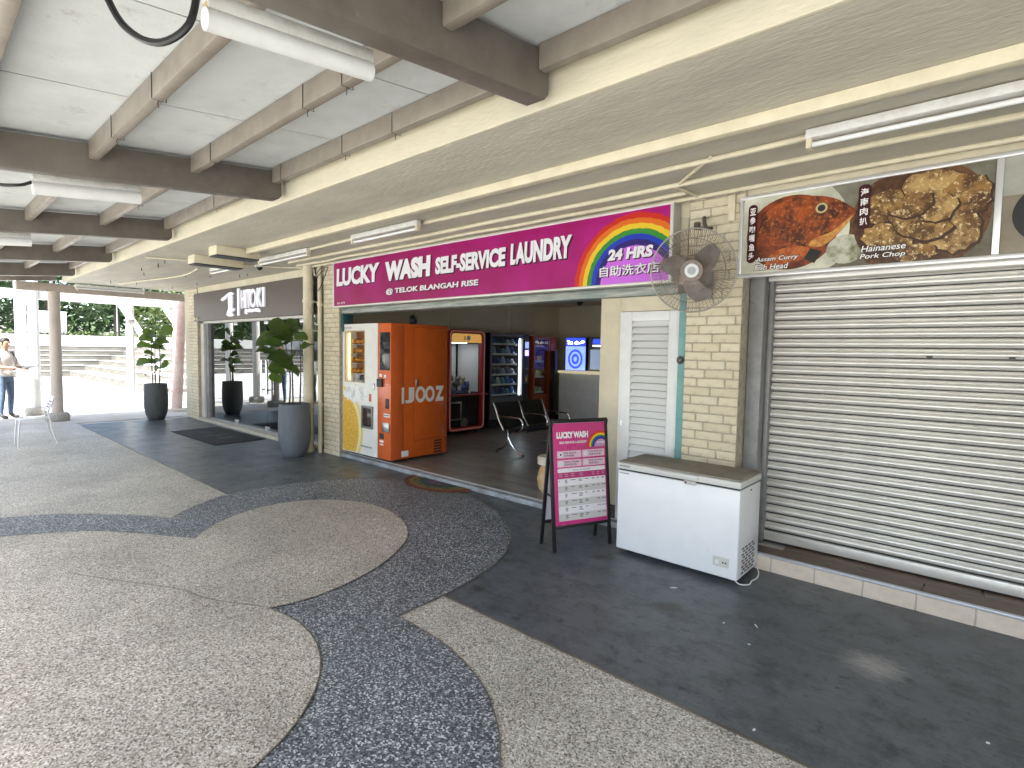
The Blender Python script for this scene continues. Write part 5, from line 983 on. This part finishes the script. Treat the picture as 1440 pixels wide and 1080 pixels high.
names=['leftmost','second','third','fourth','fifth','sixth','seventh']
TR=[(-46,-1.2,8,2.8,0,1,0),(-45,3.2,8.5,2.8,0,2,0),(-47,6.6,9,3.0,0,3,0),(-45.5,10.0,8,2.8,2,4,0),(-43,12.8,7,2.6,1,5,0),(-40,14.6,7.5,2.7,1,6,0),(-36,15.0,7,2.6,2,7,0)]
labs=['dark green broad tree at the left edge above the seating','dark green tree behind the columns above the white wall','dense dark tree directly behind the white signboard','mid green tree right of the white signboard','pale green tree behind the braced white post','yellow green tree behind the ramp railings','mid green tree beside the brick corner above ramp']
for (x,y,h,r_,tn,sd_,_),lb in zip(TR,labs): tree(lb,x,y,h,r_,tn,sd_)
tree('dark tree far across the plaza reflected in the shop glass',-44,-8,9,3.4,0,11,0); tree('broad tree far across the plaza left of reflected tree',-40,-15,9,3.6,2,12,0)
bk2=thing('tree_belt','continuous dark green belt of trees behind the single trees','trees',(-54,5,1.5)); bk2['kind']='stuff'
rg=random.Random(31); part('foliage',leafcloud([((-54+rg.uniform(-1.5,1.5),-24+1.6*i,rg.uniform(2,8)),(1.6,1.6,1.3)) for i in range(40)]+[((-50+1.6*i,20+rg.uniform(-1,1),rg.uniform(2,8)),(1.6,1.6,1.3)) for i in range(20)]+[((-54+rg.uniform(-1,1),-24+1.6*i,rg.uniform(1.5,5)),(1.6,1.6,1.6)) for i in range(40)],200,.3,32),tg[0],bk2)
hd=solo('hedge',leafcloud([((-41.3,-15+.8*i,2.15),(.4,.6,.28)) for i in range(34)]+[((-40+.8*i,11.7,2.15),(.6,.4,.28)) for i in range(24)],110,.07,33),tg[1],'low yellow green hedge along the top of white wall','hedge',(-41.3,4,1.5))
sb=thing('white_signboard','pale signboard on posts above the white retaining wall','sign',(-42.2,5.9,1.5)); part('panel',G().box(-42.25,-42.15,5.0,6.75,2.25,3.55),M('signboard_pale',(.6,.66,.68),.5),sb,.02)
for y in(5.1,6.65): part('post',G().box(-42.3,-42.26,y-.04,y+.04,1.5,3.5),gpost,sb)
for x,y,lab in((-42.5,-.4,'thin lamp pole against the leftmost dark tree'),(-41.8,9.2,'thin lamp pole right of the pale signboard'),(-38,12.6,'thin lamp pole behind the ramp railings')): 
    lp_=thing('lamp_pole',lab,'lamp pole',(x,y,1.5)); part('pole',G().tube([(x,y,1.5),(x,y,6)],[.05,.035],8),steel,lp_,smooth=True); part('head',G().box(x-.1,x+.5,y-.08,y+.08,6,6.08),steel,lp_)
# far block closing the plaza behind the reflected trees
fb=thing('far_block','pale low shop block across the plaza','building',(-30,-30,0))
part('wall',G().box(-62,-6,-36,-30,-.03,3.2),M('far_dark',(.1,.1,.1),.7),fb); part('upper_wall',G().box(-62,-6,-36,-29.4,3.2,9),cream,fb)
for i in range(14): part('window',G().box(-60+3.8*i,-58+3.8*i,-29.39,-29.36,5,6.6),M('far_glass',(.04,.05,.06),.1),fb)
